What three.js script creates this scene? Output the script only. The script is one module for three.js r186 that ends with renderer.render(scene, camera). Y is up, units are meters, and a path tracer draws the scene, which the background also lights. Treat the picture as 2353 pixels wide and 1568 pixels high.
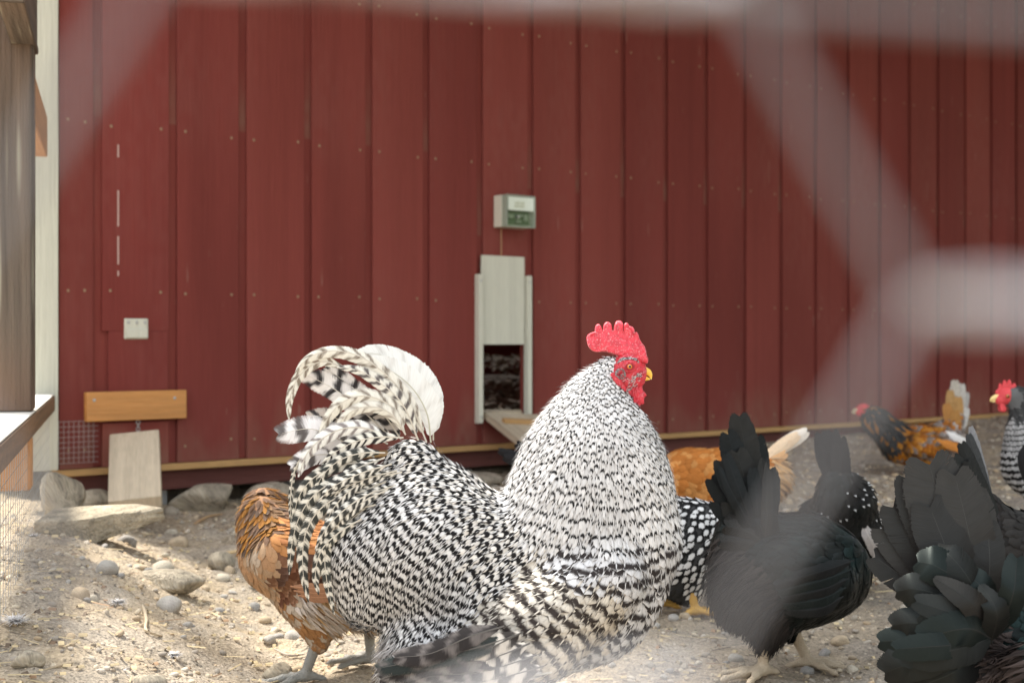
import * as THREE from 'three';
import { RoundedBoxGeometry } from 'three/addons/geometries/RoundedBoxGeometry.js';
import { mergeGeometries, mergeVertices, toCreasedNormals } from 'three/addons/utils/BufferGeometryUtils.js';
import { ImprovedNoise } from 'three/addons/math/ImprovedNoise.js';

// ---------- camera, sky, sun, exposure ----------
const EYE = 0.6, FOC = 3267, CX = 1176, CY = 784;          // eye height; focal length and centre in units of a 2352 x 1568 frame
const scene = new THREE.Scene();
const camera = new THREE.PerspectiveCamera(2 * Math.atan(784 / FOC) * 180 / Math.PI, 2352 / 1568, 0.02, 900);
camera.position.set(0, EYE, 0);
camera.lookAt(0, EYE, -1);
camera.focus = 1.83;
camera.userData.fStop = camera.getFocalLength() / 6.9;     // aperture 6.9 mm wide
const renderer = new THREE.WebGLRenderer();
renderer.toneMapping = THREE.LinearToneMapping;
renderer.toneMappingExposure = 3.1;
renderer.shadowMap.enabled = true;

const SUN = new THREE.Vector3(-0.74, 1.6, -0.68).normalize();
const SKYW = 256, SKYH = 128, skyData = new Float32Array(SKYW * SKYH * 4);
for (let j = 0; j < SKYH; j++) for (let i = 0; i < SKYW; i++) {
  const el = (j + 0.5) / SKYH * Math.PI - Math.PI / 2, az = ((i + 0.5) / SKYW - 0.5) * 2 * Math.PI;
  const d = new THREE.Vector3(Math.cos(el) * Math.cos(az), Math.sin(el), Math.cos(el) * Math.sin(az));
  const up = Math.max(0, d.y), c = Math.max(0, d.dot(SUN)), k = (j * SKYW + i) * 4;
  const hz = Math.pow(1 - up, 3), au = 0.55 * Math.pow(c, 6) + 1.0 * Math.pow(c, 40);
  const g = d.y < 0 ? 0.45 : 1;
  skyData[k] = g * (0.54 + 0.14 * hz + au); skyData[k + 1] = g * (0.575 + 0.11 * hz + au * 0.97); skyData[k + 2] = g * (0.63 + 0.04 * hz + au * 0.9); skyData[k + 3] = 1;
}
const sky = new THREE.DataTexture(skyData, SKYW, SKYH, THREE.RGBAFormat, THREE.FloatType);
sky.mapping = THREE.EquirectangularReflectionMapping; sky.magFilter = THREE.LinearFilter; sky.needsUpdate = true;
scene.background = sky; scene.environment = sky;
const sun = new THREE.DirectionalLight(new THREE.Color(1, 0.93, 0.82), 3.1);
sun.position.copy(SUN).multiplyScalar(20); sun.castShadow = true; sun.shadow.radius = 20;
sun.shadow.mapSize.set(2048, 2048);
Object.assign(sun.shadow.camera, { left: -8, right: 8, top: 8, bottom: -8, near: 1, far: 60 });
scene.add(sun, sun.target);

// ---------- small tools ----------
const onG = (u, v, up = 0.004) => { let z = 0.615 / ((v - CY) / FOC + 0.047); for (let k = 0; k < 8; k++) { const x = (u - CX) / FOC * z, y = ground(x, z) + up; z = (EYE - y) / ((v - CY) / FOC); } return at(u, v, z); };   // where a frame point meets the ground
const V = (x, y, z) => new THREE.Vector3(x, y, z);
function rng(seed) { let a = seed * 2654435761 >>> 0; const f = () => { a = (a + 0x6d2b79f5) | 0; let t = Math.imul(a ^ (a >>> 15), 1 | a); t = (t + Math.imul(t ^ (t >>> 7), 61 | t)) ^ t; return ((t ^ (t >>> 14)) >>> 0) / 4294967296; }; f.s = (a, b) => a + (b - a) * f(); f.n = () => (f() + f() + f() - 1.5) / 1.5; return f; }
const PN = new ImprovedNoise();
const noise = (x, y, z = 0) => PN.noise(x, y, z);
const fbm = (x, y, z = 0, o = 4) => { let s = 0, a = 0.5; for (let i = 0; i < o; i++) { s += a * noise(x, y, z); x *= 2.03; y *= 2.03; z *= 2.03; a *= 0.5; } return s; };
const clamp = (x, a = 0, b = 1) => Math.min(b, Math.max(a, x));
const sst = (a, b, x) => { const t = clamp((x - a) / (b - a)); return t * t * (3 - 2 * t); };
const lerp = (a, b, t) => a + (b - a) * t;
const at = (u, v, z) => V((u - CX) / FOC * z, EYE - (v - CY) / FOC * z, -z);   // a point at a frame position and depth
const ground = (x, z) => {                                                     // ground height; z is depth in front of the camera
  const base = -0.015 + 0.047 * clamp(z, -1, 6.6);
  const fx = x + 1.10 - 0.28 * (3.42 - z), bank = 0.13 * sst(0.46, 0.0, fx) * (1 - 0.6 * sst(2.6, 3.2, z)) * sst(0.6, 1.5, z) * sst(-14, -6, x);   // a bank of stones along the side fence
  const near = sst(9, 6, Math.abs(x)) * sst(10, 7.5, z);
  return base + bank + near * (0.028 * fbm(x * 2.1 + 7, z * 2.1, 3.3, 3) + 0.014 * noise(x * 9, z * 9, 1.7) + 0.007 * noise(x * 27, z * 27, 0.4) + 0.003 * noise(x * 70, z * 70, 2.4));
};
const used = {};
const numbered = (n) => { used[n] = (used[n] ?? -1) + 1; return used[n] ? `${n}_${String(used[n]).padStart(3, '0')}` : n; };
function tag(o, label, category, group, kind) { o.userData.label = label; if (category) o.userData.category = category; if (group) o.userData.group = group; if (kind) o.userData.kind = kind; return o; }
function thing(name, label, category, pos = V(0, 0, 0), turn = 0, group) {
  const o = new THREE.Group(); o.name = numbered(name); o.position.copy(pos); o.rotation.y = turn; scene.add(o);
  return tag(o, label, category, group);
}
function part(name, geo, mat, parent, kind) {
  const m = new THREE.Mesh(geo, mat); m.name = name; m.castShadow = m.receiveShadow = true; parent.add(m);
  if (kind) m.userData.kind = kind;
  return m;
}
function tex(w, h, fn, color = true, rx = 1, ry = 1) {
  const d = new Uint8Array(w * h * 4), g = (x) => 255 * (color ? (x <= 0.0031308 ? 12.92 * x : 1.055 * Math.pow(x, 1 / 2.4) - 0.055) : x);
  for (let y = 0, k = 0; y < h; y++) for (let x = 0; x < w; x++, k += 4) { const c = fn((x + 0.5) / w, (y + 0.5) / h); const a = Array.isArray(c) ? c : [c, c, c]; for (let i = 0; i < 3; i++) d[k + i] = clamp(g(clamp(a[i])), 0, 255); d[k + 3] = 255; }
  const t = new THREE.DataTexture(d, w, h); t.wrapS = t.wrapT = THREE.RepeatWrapping; t.magFilter = THREE.LinearFilter; t.repeat.set(rx, ry);
  if (color) t.colorSpace = THREE.SRGBColorSpace;
  t.needsUpdate = true; return t;
}
const std = (o) => new THREE.MeshStandardMaterial({ roughness: 0.85, side: THREE.DoubleSide, ...o });
const phy = (o) => new THREE.MeshPhysicalMaterial({ roughness: 0.85, side: THREE.DoubleSide, ...o });
const rgb = (r, g, b) => new THREE.Color().setRGB(r, g, b);
// tileable noise on a torus for repeating textures
const tnoise = (u, v, f, s = 0) => { const a = u * 2 * Math.PI, b = v * 2 * Math.PI, R = f / (2 * Math.PI); return noise(R * Math.cos(a) + 11 + s, R * Math.sin(a) + R * Math.cos(b) * 0.97, R * Math.sin(b) + 5 + s * 1.7); };
const vnoise = (u, v, fu, fv, s = 0) => { const w = (x, m) => ((x % m) + m) % m, h = (i, j) => { const k = Math.sin(w(i, fu) * 127.1 + w(j, fv) * 311.7 + s * 74.7) * 43758.5453; return k - Math.floor(k); }; const x = u * fu, y = v * fv, i = Math.floor(x), j = Math.floor(y), a = x - i, b = y - j, sa = a * a * (3 - 2 * a), sb = b * b * (3 - 2 * b); return lerp(lerp(h(i, j), h(i + 1, j), sa), lerp(h(i, j + 1), h(i + 1, j + 1), sa), sb); };

// a box with uv in metres; edges slightly rounded
function box(w, h, d, r = 0.002) {
  const g = new RoundedBoxGeometry(w, h, d, 1, Math.min(r, w / 3, h / 3, d / 3)), p = g.attributes.position, n = g.attributes.normal, uv = g.attributes.uv;
  for (let i = 0; i < p.count; i++) {
    const ax = Math.abs(n.getX(i)), ay = Math.abs(n.getY(i)), az = Math.abs(n.getZ(i));
    if (az >= ax && az >= ay) uv.setXY(i, p.getX(i), p.getY(i)); else if (ax >= ay) uv.setXY(i, p.getZ(i), p.getY(i)); else uv.setXY(i, p.getX(i), p.getZ(i));
  }
  return g;
}
const shift = (g, x, y, z) => g.translate(x, y, z);
const shiftUV = (g, a, b) => { const uv = g.attributes.uv; for (let i = 0; i < uv.count; i++) uv.setXY(i, uv.getX(i) + a, uv.getY(i) + b); return g; };
const swapUV = (g) => { const uv = g.attributes.uv; for (let i = 0; i < uv.count; i++) uv.setXY(i, uv.getY(i), uv.getX(i)); return g; };
// tube of changing radius through points
function taperTube(pts, radii, sides = 8, zs = 1, rows = 24, caps = true) {
  const c = new THREE.CatmullRomCurve3(pts), F = c.computeFrenetFrames(rows), P = [], I = [], U = [], n = radii.length - 1;
  for (let i = 0; i <= rows; i++) {
    const t = i / rows, q = c.getPoint(t), x = t * n, k = Math.min(n - 1, Math.floor(x)), r = lerp(radii[k], radii[k + 1], x - k);
    const N = F.normals[i], B = F.binormals[i];
    for (let j = 0; j < sides; j++) { const a = j / sides * 2 * Math.PI, o = N.clone().multiplyScalar(Math.cos(a) * r).addScaledVector(B, Math.sin(a) * r); P.push(q.x + o.x, q.y + o.y, q.z + o.z * zs); U.push(j / sides, t); }
  }
  for (let i = 0; i < rows; i++) for (let j = 0; j < sides; j++) { const a = i * sides + j, b = i * sides + (j + 1) % sides, d = a + sides, e = b + sides; I.push(a, b, d, b, e, d); }
  if (caps) for (const [row, f] of [[0, 1], [rows, 0]]) { const m = P.length / 3, q = c.getPoint(row / rows); P.push(q.x, q.y, q.z); U.push(0.5, row / rows); for (let j = 0; j < sides; j++) { const a = row * sides + j, b = row * sides + (j + 1) % sides; f ? I.push(m, b, a) : I.push(m, a, b); } }
  const g = new THREE.BufferGeometry(); g.setAttribute('position', new THREE.Float32BufferAttribute(P, 3)); g.setAttribute('uv', new THREE.Float32BufferAttribute(U, 2)); g.setIndex(I); g.computeVertexNormals(); return g;
}
// rough stone: soft intersection of random half-spaces plus noise
function stoneGeo(seed, sx, sy, sz, detail = 3, planes = 11, rough = 0.06, sharp = 14) {
  const R = rng(seed), pl = []; for (let i = 0; i < planes; i++) { const n = V(R.n(), R.n(), R.n()).normalize(); pl.push([n, R.s(0.62, 1)]); }
  let g = new THREE.IcosahedronGeometry(1, detail); g.deleteAttribute('normal'); g.deleteAttribute('uv'); g = mergeVertices(g, 1e-4);
  const p = g.attributes.position, C = [], U = [];
  for (let i = 0; i < p.count; i++) {
    const d = V(p.getX(i), p.getY(i), p.getZ(i)).normalize(); let s = 0;
    for (const [n, h] of pl) { const c = d.dot(n); if (c > 0.05) s += Math.pow(c / h, sharp); }
    s += 1; let r = Math.pow(s, -1 / sharp) * (1 + rough * fbm(d.x * 2.5 + seed, d.y * 2.5, d.z * 2.5, 3) * 2);
    p.setXYZ(i, d.x * r * sx, d.y * r * sy, d.z * r * sz);
    const k = 1 + 0.35 * fbm(d.x * 3 + seed * 3, d.y * 3, d.z * 3, 4); C.push(k, k * lerp(0.98, 1.0, R()), k * 0.98); U.push(d.x * sx + d.y * sy * 0.5, d.z * sz + d.y * sy * 0.5);
  }
  g.setAttribute('color', new THREE.Float32BufferAttribute(C, 3)); g.setAttribute('uv', new THREE.Float32BufferAttribute(U, 2)); g.computeVertexNormals(); return g;
}
// growing buffers for many small faces in one mesh
class Buf {
  constructor() { this.p = []; this.n = []; this.u = []; this.c = []; this.i = []; }
  v(p, n, u, v, c) { this.p.push(p.x, p.y, p.z); this.n.push(n.x, n.y, n.z); this.u.push(u, v); this.c.push(c[0], c[1], c[2]); return this.p.length / 3 - 1; }
  geo() {
    const g = new THREE.BufferGeometry(), f = (a, k) => new THREE.Float32BufferAttribute(a, k);
    g.setAttribute('position', f(this.p, 3)); g.setAttribute('normal', f(this.n, 3)); g.setAttribute('uv', f(this.u, 2)); g.setAttribute('color', f(this.c, 3)); g.setIndex(this.i); return g;
  }
}

// ---------- ground ----------
const grit = tex(1024, 1024, (u, v) => {
  const a = vnoise(u, v, 9, 9, 1) * 0.5 + vnoise(u, v, 23, 23, 2) * 0.3 + vnoise(u, v, 61, 61, 3) * 0.2;
  const f = vnoise(u, v, 190, 190, 4), q = vnoise(u, v, 420, 420, 5), speck = sst(0.80, 0.92, vnoise(u, v, 130, 130, 6)), darkSpeck = sst(0.84, 0.93, vnoise(u, v, 110, 110, 7));
  let k = 0.66 + 0.5 * (a - 0.5) + 0.26 * (f - 0.5) + 0.34 * (q - 0.5) + 0.35 * speck - 0.35 * darkSpeck;
  const warm = vnoise(u, v, 14, 14, 8) - 0.5; return [k * (1 + 0.08 * warm), k, k * (0.97 - 0.16 * warm)];
});
const gritBump = tex(1024, 1024, (u, v) => 0.3 * vnoise(u, v, 40, 40, 1) + 0.3 * vnoise(u, v, 120, 120, 2) + 0.4 * vnoise(u, v, 330, 330, 3), false);
{
  const xs = [], zs = [];
  for (const a of [-400, -120, -40, -16, -9, -6, -4.5, -3.4, -2.6]) xs.push(a);
  for (let a = -2.1; a < 3.4; a += 0.0155) xs.push(a);
  for (const a of [3.8, 4.6, 6, 9, 16, 40, 120, 400]) xs.push(a);
  for (const a of [-400, -120, -40, -16, -8, -4, -2, -1, 0, 0.6]) zs.push(a);
  for (let a = 0.9; a < 6.9; a += a < 3.2 ? 0.012 : 0.02) zs.push(a);
  for (const a of [7.2, 8, 10, 16, 40, 120, 400]) zs.push(a);
  const P = [], U = [], C = [], I = [], W = xs.length;
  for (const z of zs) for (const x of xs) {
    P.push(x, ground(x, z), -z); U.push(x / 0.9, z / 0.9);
    const greyMix = 0.5 + 0.5 * Math.tanh((x - 0.15 - 0.25 * (z - 2.5)) * 1.6 + 1.4 * fbm(x * 1.3, z * 1.3, 9)), m = 1 + 0.5 * fbm(x * 1.7 + 3, z * 1.7, 5);  // greyer and darker towards the right, broken up by noise
    C.push(m * lerp(0.56, 0.43, greyMix), m * lerp(0.46, 0.355, greyMix), m * lerp(0.345, 0.275, greyMix));
  }
  for (let j = 0; j + 1 < zs.length; j++) for (let i = 0; i + 1 < W; i++) { const a = j * W + i; I.push(a, a + 1, a + W, a + 1, a + W + 1, a + W); }
  const g = new THREE.BufferGeometry(); g.setAttribute('position', new THREE.Float32BufferAttribute(P, 3)); g.setAttribute('uv', new THREE.Float32BufferAttribute(U, 2)); g.setAttribute('color', new THREE.Float32BufferAttribute(C, 3)); g.setIndex(I); g.computeVertexNormals();
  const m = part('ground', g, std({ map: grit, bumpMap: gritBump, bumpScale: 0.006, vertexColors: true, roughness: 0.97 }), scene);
  tag(m, 'dry sandy dirt of the chicken run strewn with small stones', null, null, 'structure');
}

// ---------- barn ----------
const WA = Math.atan2(0.6467, 0.7627), FC = 16962, VPX = 5030;
const sU = (u) => (FC / (VPX - u) - 3.4616) / 0.6467;               // metres along the wall for a frame column
const yU = (u, v) => EYE - (v - CY) / FOC * FC / (VPX - u);         // height on the wall for a frame point
const barn = thing('barn', 'dark red barn of vertical boards with a small hatch door for hens', 'barn', V(-1.1083, 0, -3.4616), WA);
const onWall = (s, y, n = 0) => V(-1.1083 + 0.7627 * s + 0.6467 * n, y, -3.4616 - 0.6467 * s + 0.7627 * n);
const grain = (r, g, b, k = 0.5, seed = 1) => tex(512, 512, (u, v) => {
  const warp = 0.05 * vnoise(u, v, 3, 2, seed) + 0.012 * vnoise(u, v, 8, 5, seed + 1);
  const a = vnoise(u + warp, v, 34, 2, seed + 2), f = vnoise(u + warp, v, 120, 3, seed + 3), q = vnoise(u, v, 220, 40, seed + 4);
  const m = 1 + k * (0.55 * (a - 0.5) + 0.4 * (f - 0.5) + 0.3 * (q - 0.5)); return [r * m, g * m, b * m];
});
const grainBump = tex(512, 512, (u, v) => 0.5 * vnoise(u + 0.02 * vnoise(u, v, 4, 3), v, 90, 3, 2) + 0.3 * vnoise(u, v, 200, 8, 3) + 0.2 * vnoise(u, v, 240, 60, 4), false, 2, 2);
const redTex = tex(1024, 1024, (u, v) => {
  const f = vnoise(u, v, 160, 5, 2), a = vnoise(u, v, 5, 4, 4), b = vnoise(u, v, 17, 6, 5), q = vnoise(u, v, 300, 60, 6);
  const chip = sst(0.93, 0.97, vnoise(u, v, 120, 40, 8)) * sst(0.6, 0.8, vnoise(u, v, 12, 12, 9));
  const dust = 0.34 * sst(0.45, 0.95, vnoise(u, v, 7, 9, 11)) * vnoise(u, v, 90, 90, 12);
  const mud = 0.75 * (1 - sst(0.10, 0.125 + 0.07 * vnoise(u, v, 26, 9, 14), v)) * (0.35 + 0.65 * vnoise(u, v, 70, 90, 15)) * (v > 0.09 ? 1 : 0), m = (1 + 0.04 * (f - 0.5) + 0.26 * (a - 0.5) + 0.10 * (b - 0.5) + 0.07 * (q - 0.5)) * (1 - 0.06 * sst(0.6, 0.85, vnoise(u, v, 40, 3, 16)));
  const mix = (a, b, c, d) => lerp(lerp(lerp(a * m, b, dust), c, chip * 0.2), d, mud * 0.5); return [mix(0.200, 0.23, 0.42, 0.25), mix(0.047, 0.080, 0.30, 0.17), mix(0.038, 0.066, 0.24, 0.12)];
}, true, 0.8, 0.36);
const M = {
  red: phy({ map: redTex, bumpMap: grainBump, bumpScale: 0.0007, roughness: 0.8, specularIntensity: 0.25 }),
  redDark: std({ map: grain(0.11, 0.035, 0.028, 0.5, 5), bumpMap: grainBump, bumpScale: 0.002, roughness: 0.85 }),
  bare: std({ map: grain(0.42, 0.25, 0.10, 0.8, 6), roughness: 0.8 }),
  orange: std({ map: grain(0.50, 0.23, 0.068, 0.42, 7), bumpMap: grainBump, bumpScale: 0.0015, roughness: 0.6 }),
  cream: std({ map: grain(0.58, 0.575, 0.48, 0.2, 8), bumpMap: grainBump, bumpScale: 0.0012, roughness: 0.6 }),
  plank: std({ map: grain(0.50, 0.415, 0.30, 0.5, 9), bumpMap: grainBump, bumpScale: 0.003, roughness: 0.9 }),
  weathered: std({ map: tex(512, 512, (u, v) => {
    const w = 0.03 * vnoise(u, v, 4, 2, 1), f = vnoise(u + w, v, 60, 2, 2), f2 = vnoise(u + w, v, 150, 4, 3), peel = sst(0.62, 0.8, vnoise(u + w, v, 26, 5, 4) * 0.7 + 0.3 * f2), brown = vnoise(u, v, 3, 4, 5);
    const m = 0.8 + 0.45 * (f - 0.5) + 0.4 * (f2 - 0.5); return [lerp(lerp(0.13, 0.16, brown) * m, 0.36, peel * 0.7), lerp(lerp(0.10, 0.095, brown) * m, 0.34, peel * 0.7), lerp(lerp(0.075, 0.06, brown) * m, 0.31, peel * 0.55)];
  }), bumpMap: grainBump, bumpScale: 0.003, roughness: 0.85 }),
  steel: std({ color: rgb(0.45, 0.45, 0.44), metalness: 0.6, roughness: 0.5 }),
  nail: std({ color: rgb(0.27, 0.17, 0.10), metalness: 0.1, roughness: 0.55 }),
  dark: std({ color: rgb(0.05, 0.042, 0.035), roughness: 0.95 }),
  concrete: std({ map: tex(256, 256, (u, v) => { const k = 0.34 + 0.12 * (vnoise(u, v, 8, 8, 1) - 0.5) + 0.12 * (vnoise(u, v, 60, 60, 2) - 0.5); return [k, k * 1.02, k]; }), roughness: 0.95 }),
  stone: std({ color: rgb(0.44, 0.385, 0.30), vertexColors: true, map: tex(512, 512, (u, v) => { const k = 0.78 + 0.5 * (vnoise(u, v, 12, 12, 1) - 0.5) + 0.3 * (vnoise(u, v, 60, 60, 2) - 0.5) + 0.3 * (vnoise(u, v, 170, 170, 3) - 0.5); return [k, k, k * 0.98]; }, true, 5, 5), bumpMap: gritBump, bumpScale: 0.006, roughness: 0.95 }),
};
M.stone.map.repeat.set(4, 4);
{
  const WALLB = EYE - 0.312, TOP = 2.34, LEN = 6.6, R = rng(3);
  const board0 = 0.112, PITCH = 0.203, GAP = 0.024, THK = 0.011;
  // openings, in wall metres
  const ds0 = sU(1093), ds1 = sU(1198), dy0 = yU(1155, 951), dy1 = yU(1155, 782);
  // backing sheet behind the boards (bottom of the grooves), with the hen door cut out of it
  const back = []; const bk = (a, b, y0, y1) => back.push(shift(shiftUV(box(b - a, y1 - y0, 0.008), R(), R()), (a + b) / 2, (y0 + y1) / 2, -0.0041));
  bk(0.0, ds0, WALLB, TOP); bk(ds1, LEN, WALLB, TOP); bk(ds0, ds1, WALLB, dy0); bk(ds0, ds1, dy1, TOP);
  part('wall_panel', mergeGeometries(back), M.red, barn);
  const reds = [M.red, ...[[1.07, 1.1, 1.1], [0.93, 0.9, 0.92], [1.0, 0.92, 0.96]].map((c) => { const q = M.red.clone(); q.color.setRGB(...c); return q; })];
  const put = (s0, s1, y0, y1, r = 0.0022) => { const g = shiftUV(box(s1 - s0, y1 - y0, THK, r), R() * 3, (y0 + y1) / 2); return part('board', shift(g, (s0 + s1) / 2, (y0 + y1) / 2, THK / 2 + 0.0002), reds[Math.floor(R() * 4)], barn); };
  const hatchTop = yU(300, 760), hatchBot = yU(310, 966);
  const nails = [];
  const nailGeo = new THREE.SphereGeometry(0.0042, 8, 5, 0, Math.PI * 2, 0, Math.PI / 2).rotateX(Math.PI / 2).scale(1, 1, 0.5);
  for (let k = -1; ; k++) {
    const s0 = k < 0 ? 0.001 : board0 + PITCH * k, s1 = board0 + PITCH * (k + 1) - GAP; if (s1 > LEN) break;
    const mid = (s0 + s1) / 2;
    if (mid > ds0 && mid < ds1) { put(s0, s1, WALLB, dy0); put(s0, s1, dy1, TOP); }
    else if (k === 0) { put(s0, s1, hatchTop, TOP, 0.0004); put(s0 + 0.016, s1 - 0.003, hatchBot + 0.003, hatchTop - 0.0006, 0.0004).name = 'hatch_panel'; put(s0, s1, WALLB, hatchBot - 0.003); }
    else put(s0, s1, WALLB, TOP);
    for (const [y, e] of [[0.335, 0.01], [0.724, 0.004], [1.14, 0.006], [1.555, 0.006], [1.97, 0.006]]) for (const s of [s0 + 0.022, s1 - 0.022]) { const yy = y + e * R.n() + 0.0 * s; if (s > ds0 - 0.03 && s < ds1 + 0.03 && yy < 0.9) continue; nails.push(nailGeo.clone().translate(s + 0.004 * R.n(), yy, THK)); }
  }
  part('nails', mergeGeometries(nails), M.nail, barn, 'stuff');
  part('corner_board', shift(box(0.09, TOP - WALLB + 0.0, 0.03, 0.003), -0.0495, (TOP + WALLB) / 2, 0.006), M.cream, barn);
  part('sill_strip', shift(swapUV(box(LEN, 0.017, 0.022, 0.002)), LEN / 2 - 0.01, WALLB - 0.0095, 0.003), M.bare, barn);
  part('skirt_board', shift(swapUV(box(LEN, 0.05, 0.03, 0.003)), LEN / 2, WALLB - 0.046, -0.035), M.redDark, barn);
  // far side, gable ends, roof, floor
  part('end_wall', shift(box(0.04, TOP - WALLB, 3.0), -0.002, (TOP + WALLB) / 2, -1.56), M.cream, barn);
  part('end_wall', shift(box(0.04, TOP - WALLB, 3.0), LEN + 0.02, (TOP + WALLB) / 2, -1.56), M.red, barn);
  part('low_rear_wall', shift(box(LEN, 1.0, 0.04), LEN / 2, WALLB + 0.5, -3.08), M.red, barn);  // left low and open above, out of view, to let daylight inside
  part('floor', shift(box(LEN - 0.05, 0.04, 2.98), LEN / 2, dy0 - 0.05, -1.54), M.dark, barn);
  const roof = box(LEN + 0.3, 0.05, 3.25); roof.rotateX(0.36); shift(roof, LEN / 2 + 0.12, TOP + 0.56, -0.15); part('roof', roof, std({ color: rgb(0.12, 0.11, 0.10), roughness: 0.8 }), barn);
  const roof2 = box(LEN + 0.3, 0.05, 2.2); roof2.rotateX(-0.52); shift(roof2, LEN / 2 + 0.12, TOP + 0.62, -2.62); part('roof', roof2, std({ color: rgb(0.12, 0.11, 0.10), roughness: 0.8 }), barn);
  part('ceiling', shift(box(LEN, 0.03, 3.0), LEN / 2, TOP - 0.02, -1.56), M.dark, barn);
  part('fascia_board', shift(swapUV(box(LEN + 0.3, 0.14, 0.03)), LEN / 2 + 0.12, TOP - 0.12, 1.315), M.redDark, barn);
  part('soffit', shift(swapUV(box(LEN + 0.28, 0.02, 1.30)), LEN / 2 + 0.12, TOP - 0.06, 0.65), M.redDark, barn);  // eave drawn deep, out of view, to darken the wall
  // hen door: two side rails and a raised sliding panel
  const fy0 = yU(1095, 971), fy1 = yU(1095, 630);
  for (const s of [ds0 - 0.006, ds1 + 0.007]) {
    const rail = part('door_rail', shift(box(0.017, fy1 - fy0, 0.022, 0.002), s, (fy0 + fy1) / 2, 0.0225), M.cream, barn);
    for (const y of [fy0 + 0.02, fy1 - 0.02]) part('screw', nailGeo.clone().translate(s, y, 0.0336), M.steel, rail);
  }
  const py1 = yU(1157, 589);
  part('door_panel', shift(box(ds1 - ds0 - 0.012, py1 - dy1 + 0.012, 0.006, 0.001), (ds0 + ds1) / 2, (py1 + dy1 - 0.012) / 2, 0.0185), M.cream, barn);
  part('door_sill', shift(swapUV(box(ds1 - ds0 - 0.014, 0.014, 0.10)), (ds0 + ds1) / 2, dy0 + 0.004, -0.04), M.plank, barn);
  // litter inside the door
  const litter = new Buf(), LR = rng(9);
  for (let i = 0; i < 2600; i++) { const s = LR.s(ds0 - 0.5, ds1 + 0.9), n = -LR.s(0.03, 1.4), y = dy0 - 0.01 + 0.16 * sst(0, 0.9, -n) + 0.02 * LR(), a = LR.s(0, 6.3), L = LR.s(0.006, 0.02), w = LR.s(0.003, 0.008), k = LR.s(0.2, 0.6), c = [k, k * 0.8, k * 0.55]; const dx = V(Math.cos(a), LR.s(-0.5, 0.5), Math.sin(a)).multiplyScalar(L), dz = V(-Math.sin(a), 0.3, Math.cos(a)).multiplyScalar(w), q = V(s, y, n), N = V(0, 1, 0); const b = [[-1, -1], [1, -1], [1, 1], [-1, 1]].map(([i, j]) => litter.v(q.clone().addScaledVector(dx, i).addScaledVector(dz, j), N, i, j, c)); litter.i.push(b[0], b[2], b[1], b[0], b[3], b[2]); }
  part('litter_bed', shift(box(1.8, 0.1, 0.9), (ds0 + ds1) / 2 + 0.3, dy0 + 0.03, -0.95), std({ color: rgb(0.24, 0.18, 0.12), roughness: 1 }), barn); part('litter', litter.geo(), std({ vertexColors: true }), barn, 'stuff');
  // closed hatch on the left with a board screwed across it and a hook below
  const cy0 = yU(310, 963), cy1 = yU(310, 897), cs0 = sU(181), cs1 = sU(420);
  const cross = part('cross_board', shift(swapUV(box(cs1 - cs0 - 0.012, cy1 - cy0, 0.019, 0.002)), (cs0 + cs1) / 2, (cy0 + cy1) / 2, THK + 0.011), M.orange, barn);
  for (const s of [cs0 + 0.025, cs1 - 0.04]) part('screw', nailGeo.clone().translate(s, cy1 - 0.02, THK + 0.0206), M.steel, cross);
  const hk = [];
  for (let i = 0; i < 4; i++) { const t = new THREE.TorusGeometry(0.0052, 0.0012, 6, 14); if (i % 2) t.rotateY(1.4); t.translate(sU(307), cy0 - 0.006 - i * 0.0085, THK + 0.012); hk.push(t); }
  part('hook_chain', mergeGeometries(hk), M.steel, barn);
  // paint scratch marks on the hatch board: chipped streaks
  const chips = [];
  for (const [v0, v1] of [[333, 362], [438, 520], [543, 607], [622, 634]]) chips.push(shift(box(0.004, (v1 - v0) / FOC * 3.57, 0.0006, 0.0002), sU(266), yU(266, (v0 + v1) / 2), THK + 0.0005));
  part('paint_chips', mergeGeometries(chips), std({ color: rgb(0.5, 0.36, 0.32) }), barn, 'stuff');
  // small plate
  const q = thing('metal_plate', 'small square cream plate screwed to the red wall above the orange board', 'plate', onWall(sU(307), yU(313, 755), THK), WA);
  part('plate', box(0.064, 0.052, 0.008, 0.003), M.cream, q); part('plate_fold', shift(box(0.058, 0.022, 0.006, 0.002), 0, -0.012, 0.0068), M.cream, q);
  for (const x of [-0.022, 0, 0.022]) part('screw', nailGeo.clone().translate(x, 0.016, 0.0045), M.steel, q);
  // wire patch at the foot of the wall
  const pw = [], ps0 = sU(128), ps1 = sU(205), pa = yU(165, 1062), pb = yU(165, 966);
  for (let s = 0.0; s <= 0.101; s += 0.0127) pw.push(shift(new THREE.CylinderGeometry(0.0006, 0.0006, pb - pa, 4), ps0 + s, (pa + pb) / 2, THK + 0.004));
  for (let y = pa; y <= pb; y += 0.0127) pw.push(shift(new THREE.CylinderGeometry(0.0006, 0.0006, 0.101, 4).rotateZ(Math.PI / 2), ps0 + 0.05, y, THK + 0.005));
  tag(part('wire_patch', mergeGeometries(pw), M.steel, scene), 'square of fine wire mesh stapled to the red wall near the white corner', 'wire mesh').position.set(-1.1083, 0, -3.4616); scene.children[scene.children.length - 1].rotation.y = WA;
  scene.children[scene.children.length - 1].name = 'wire_patch';
}
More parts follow.
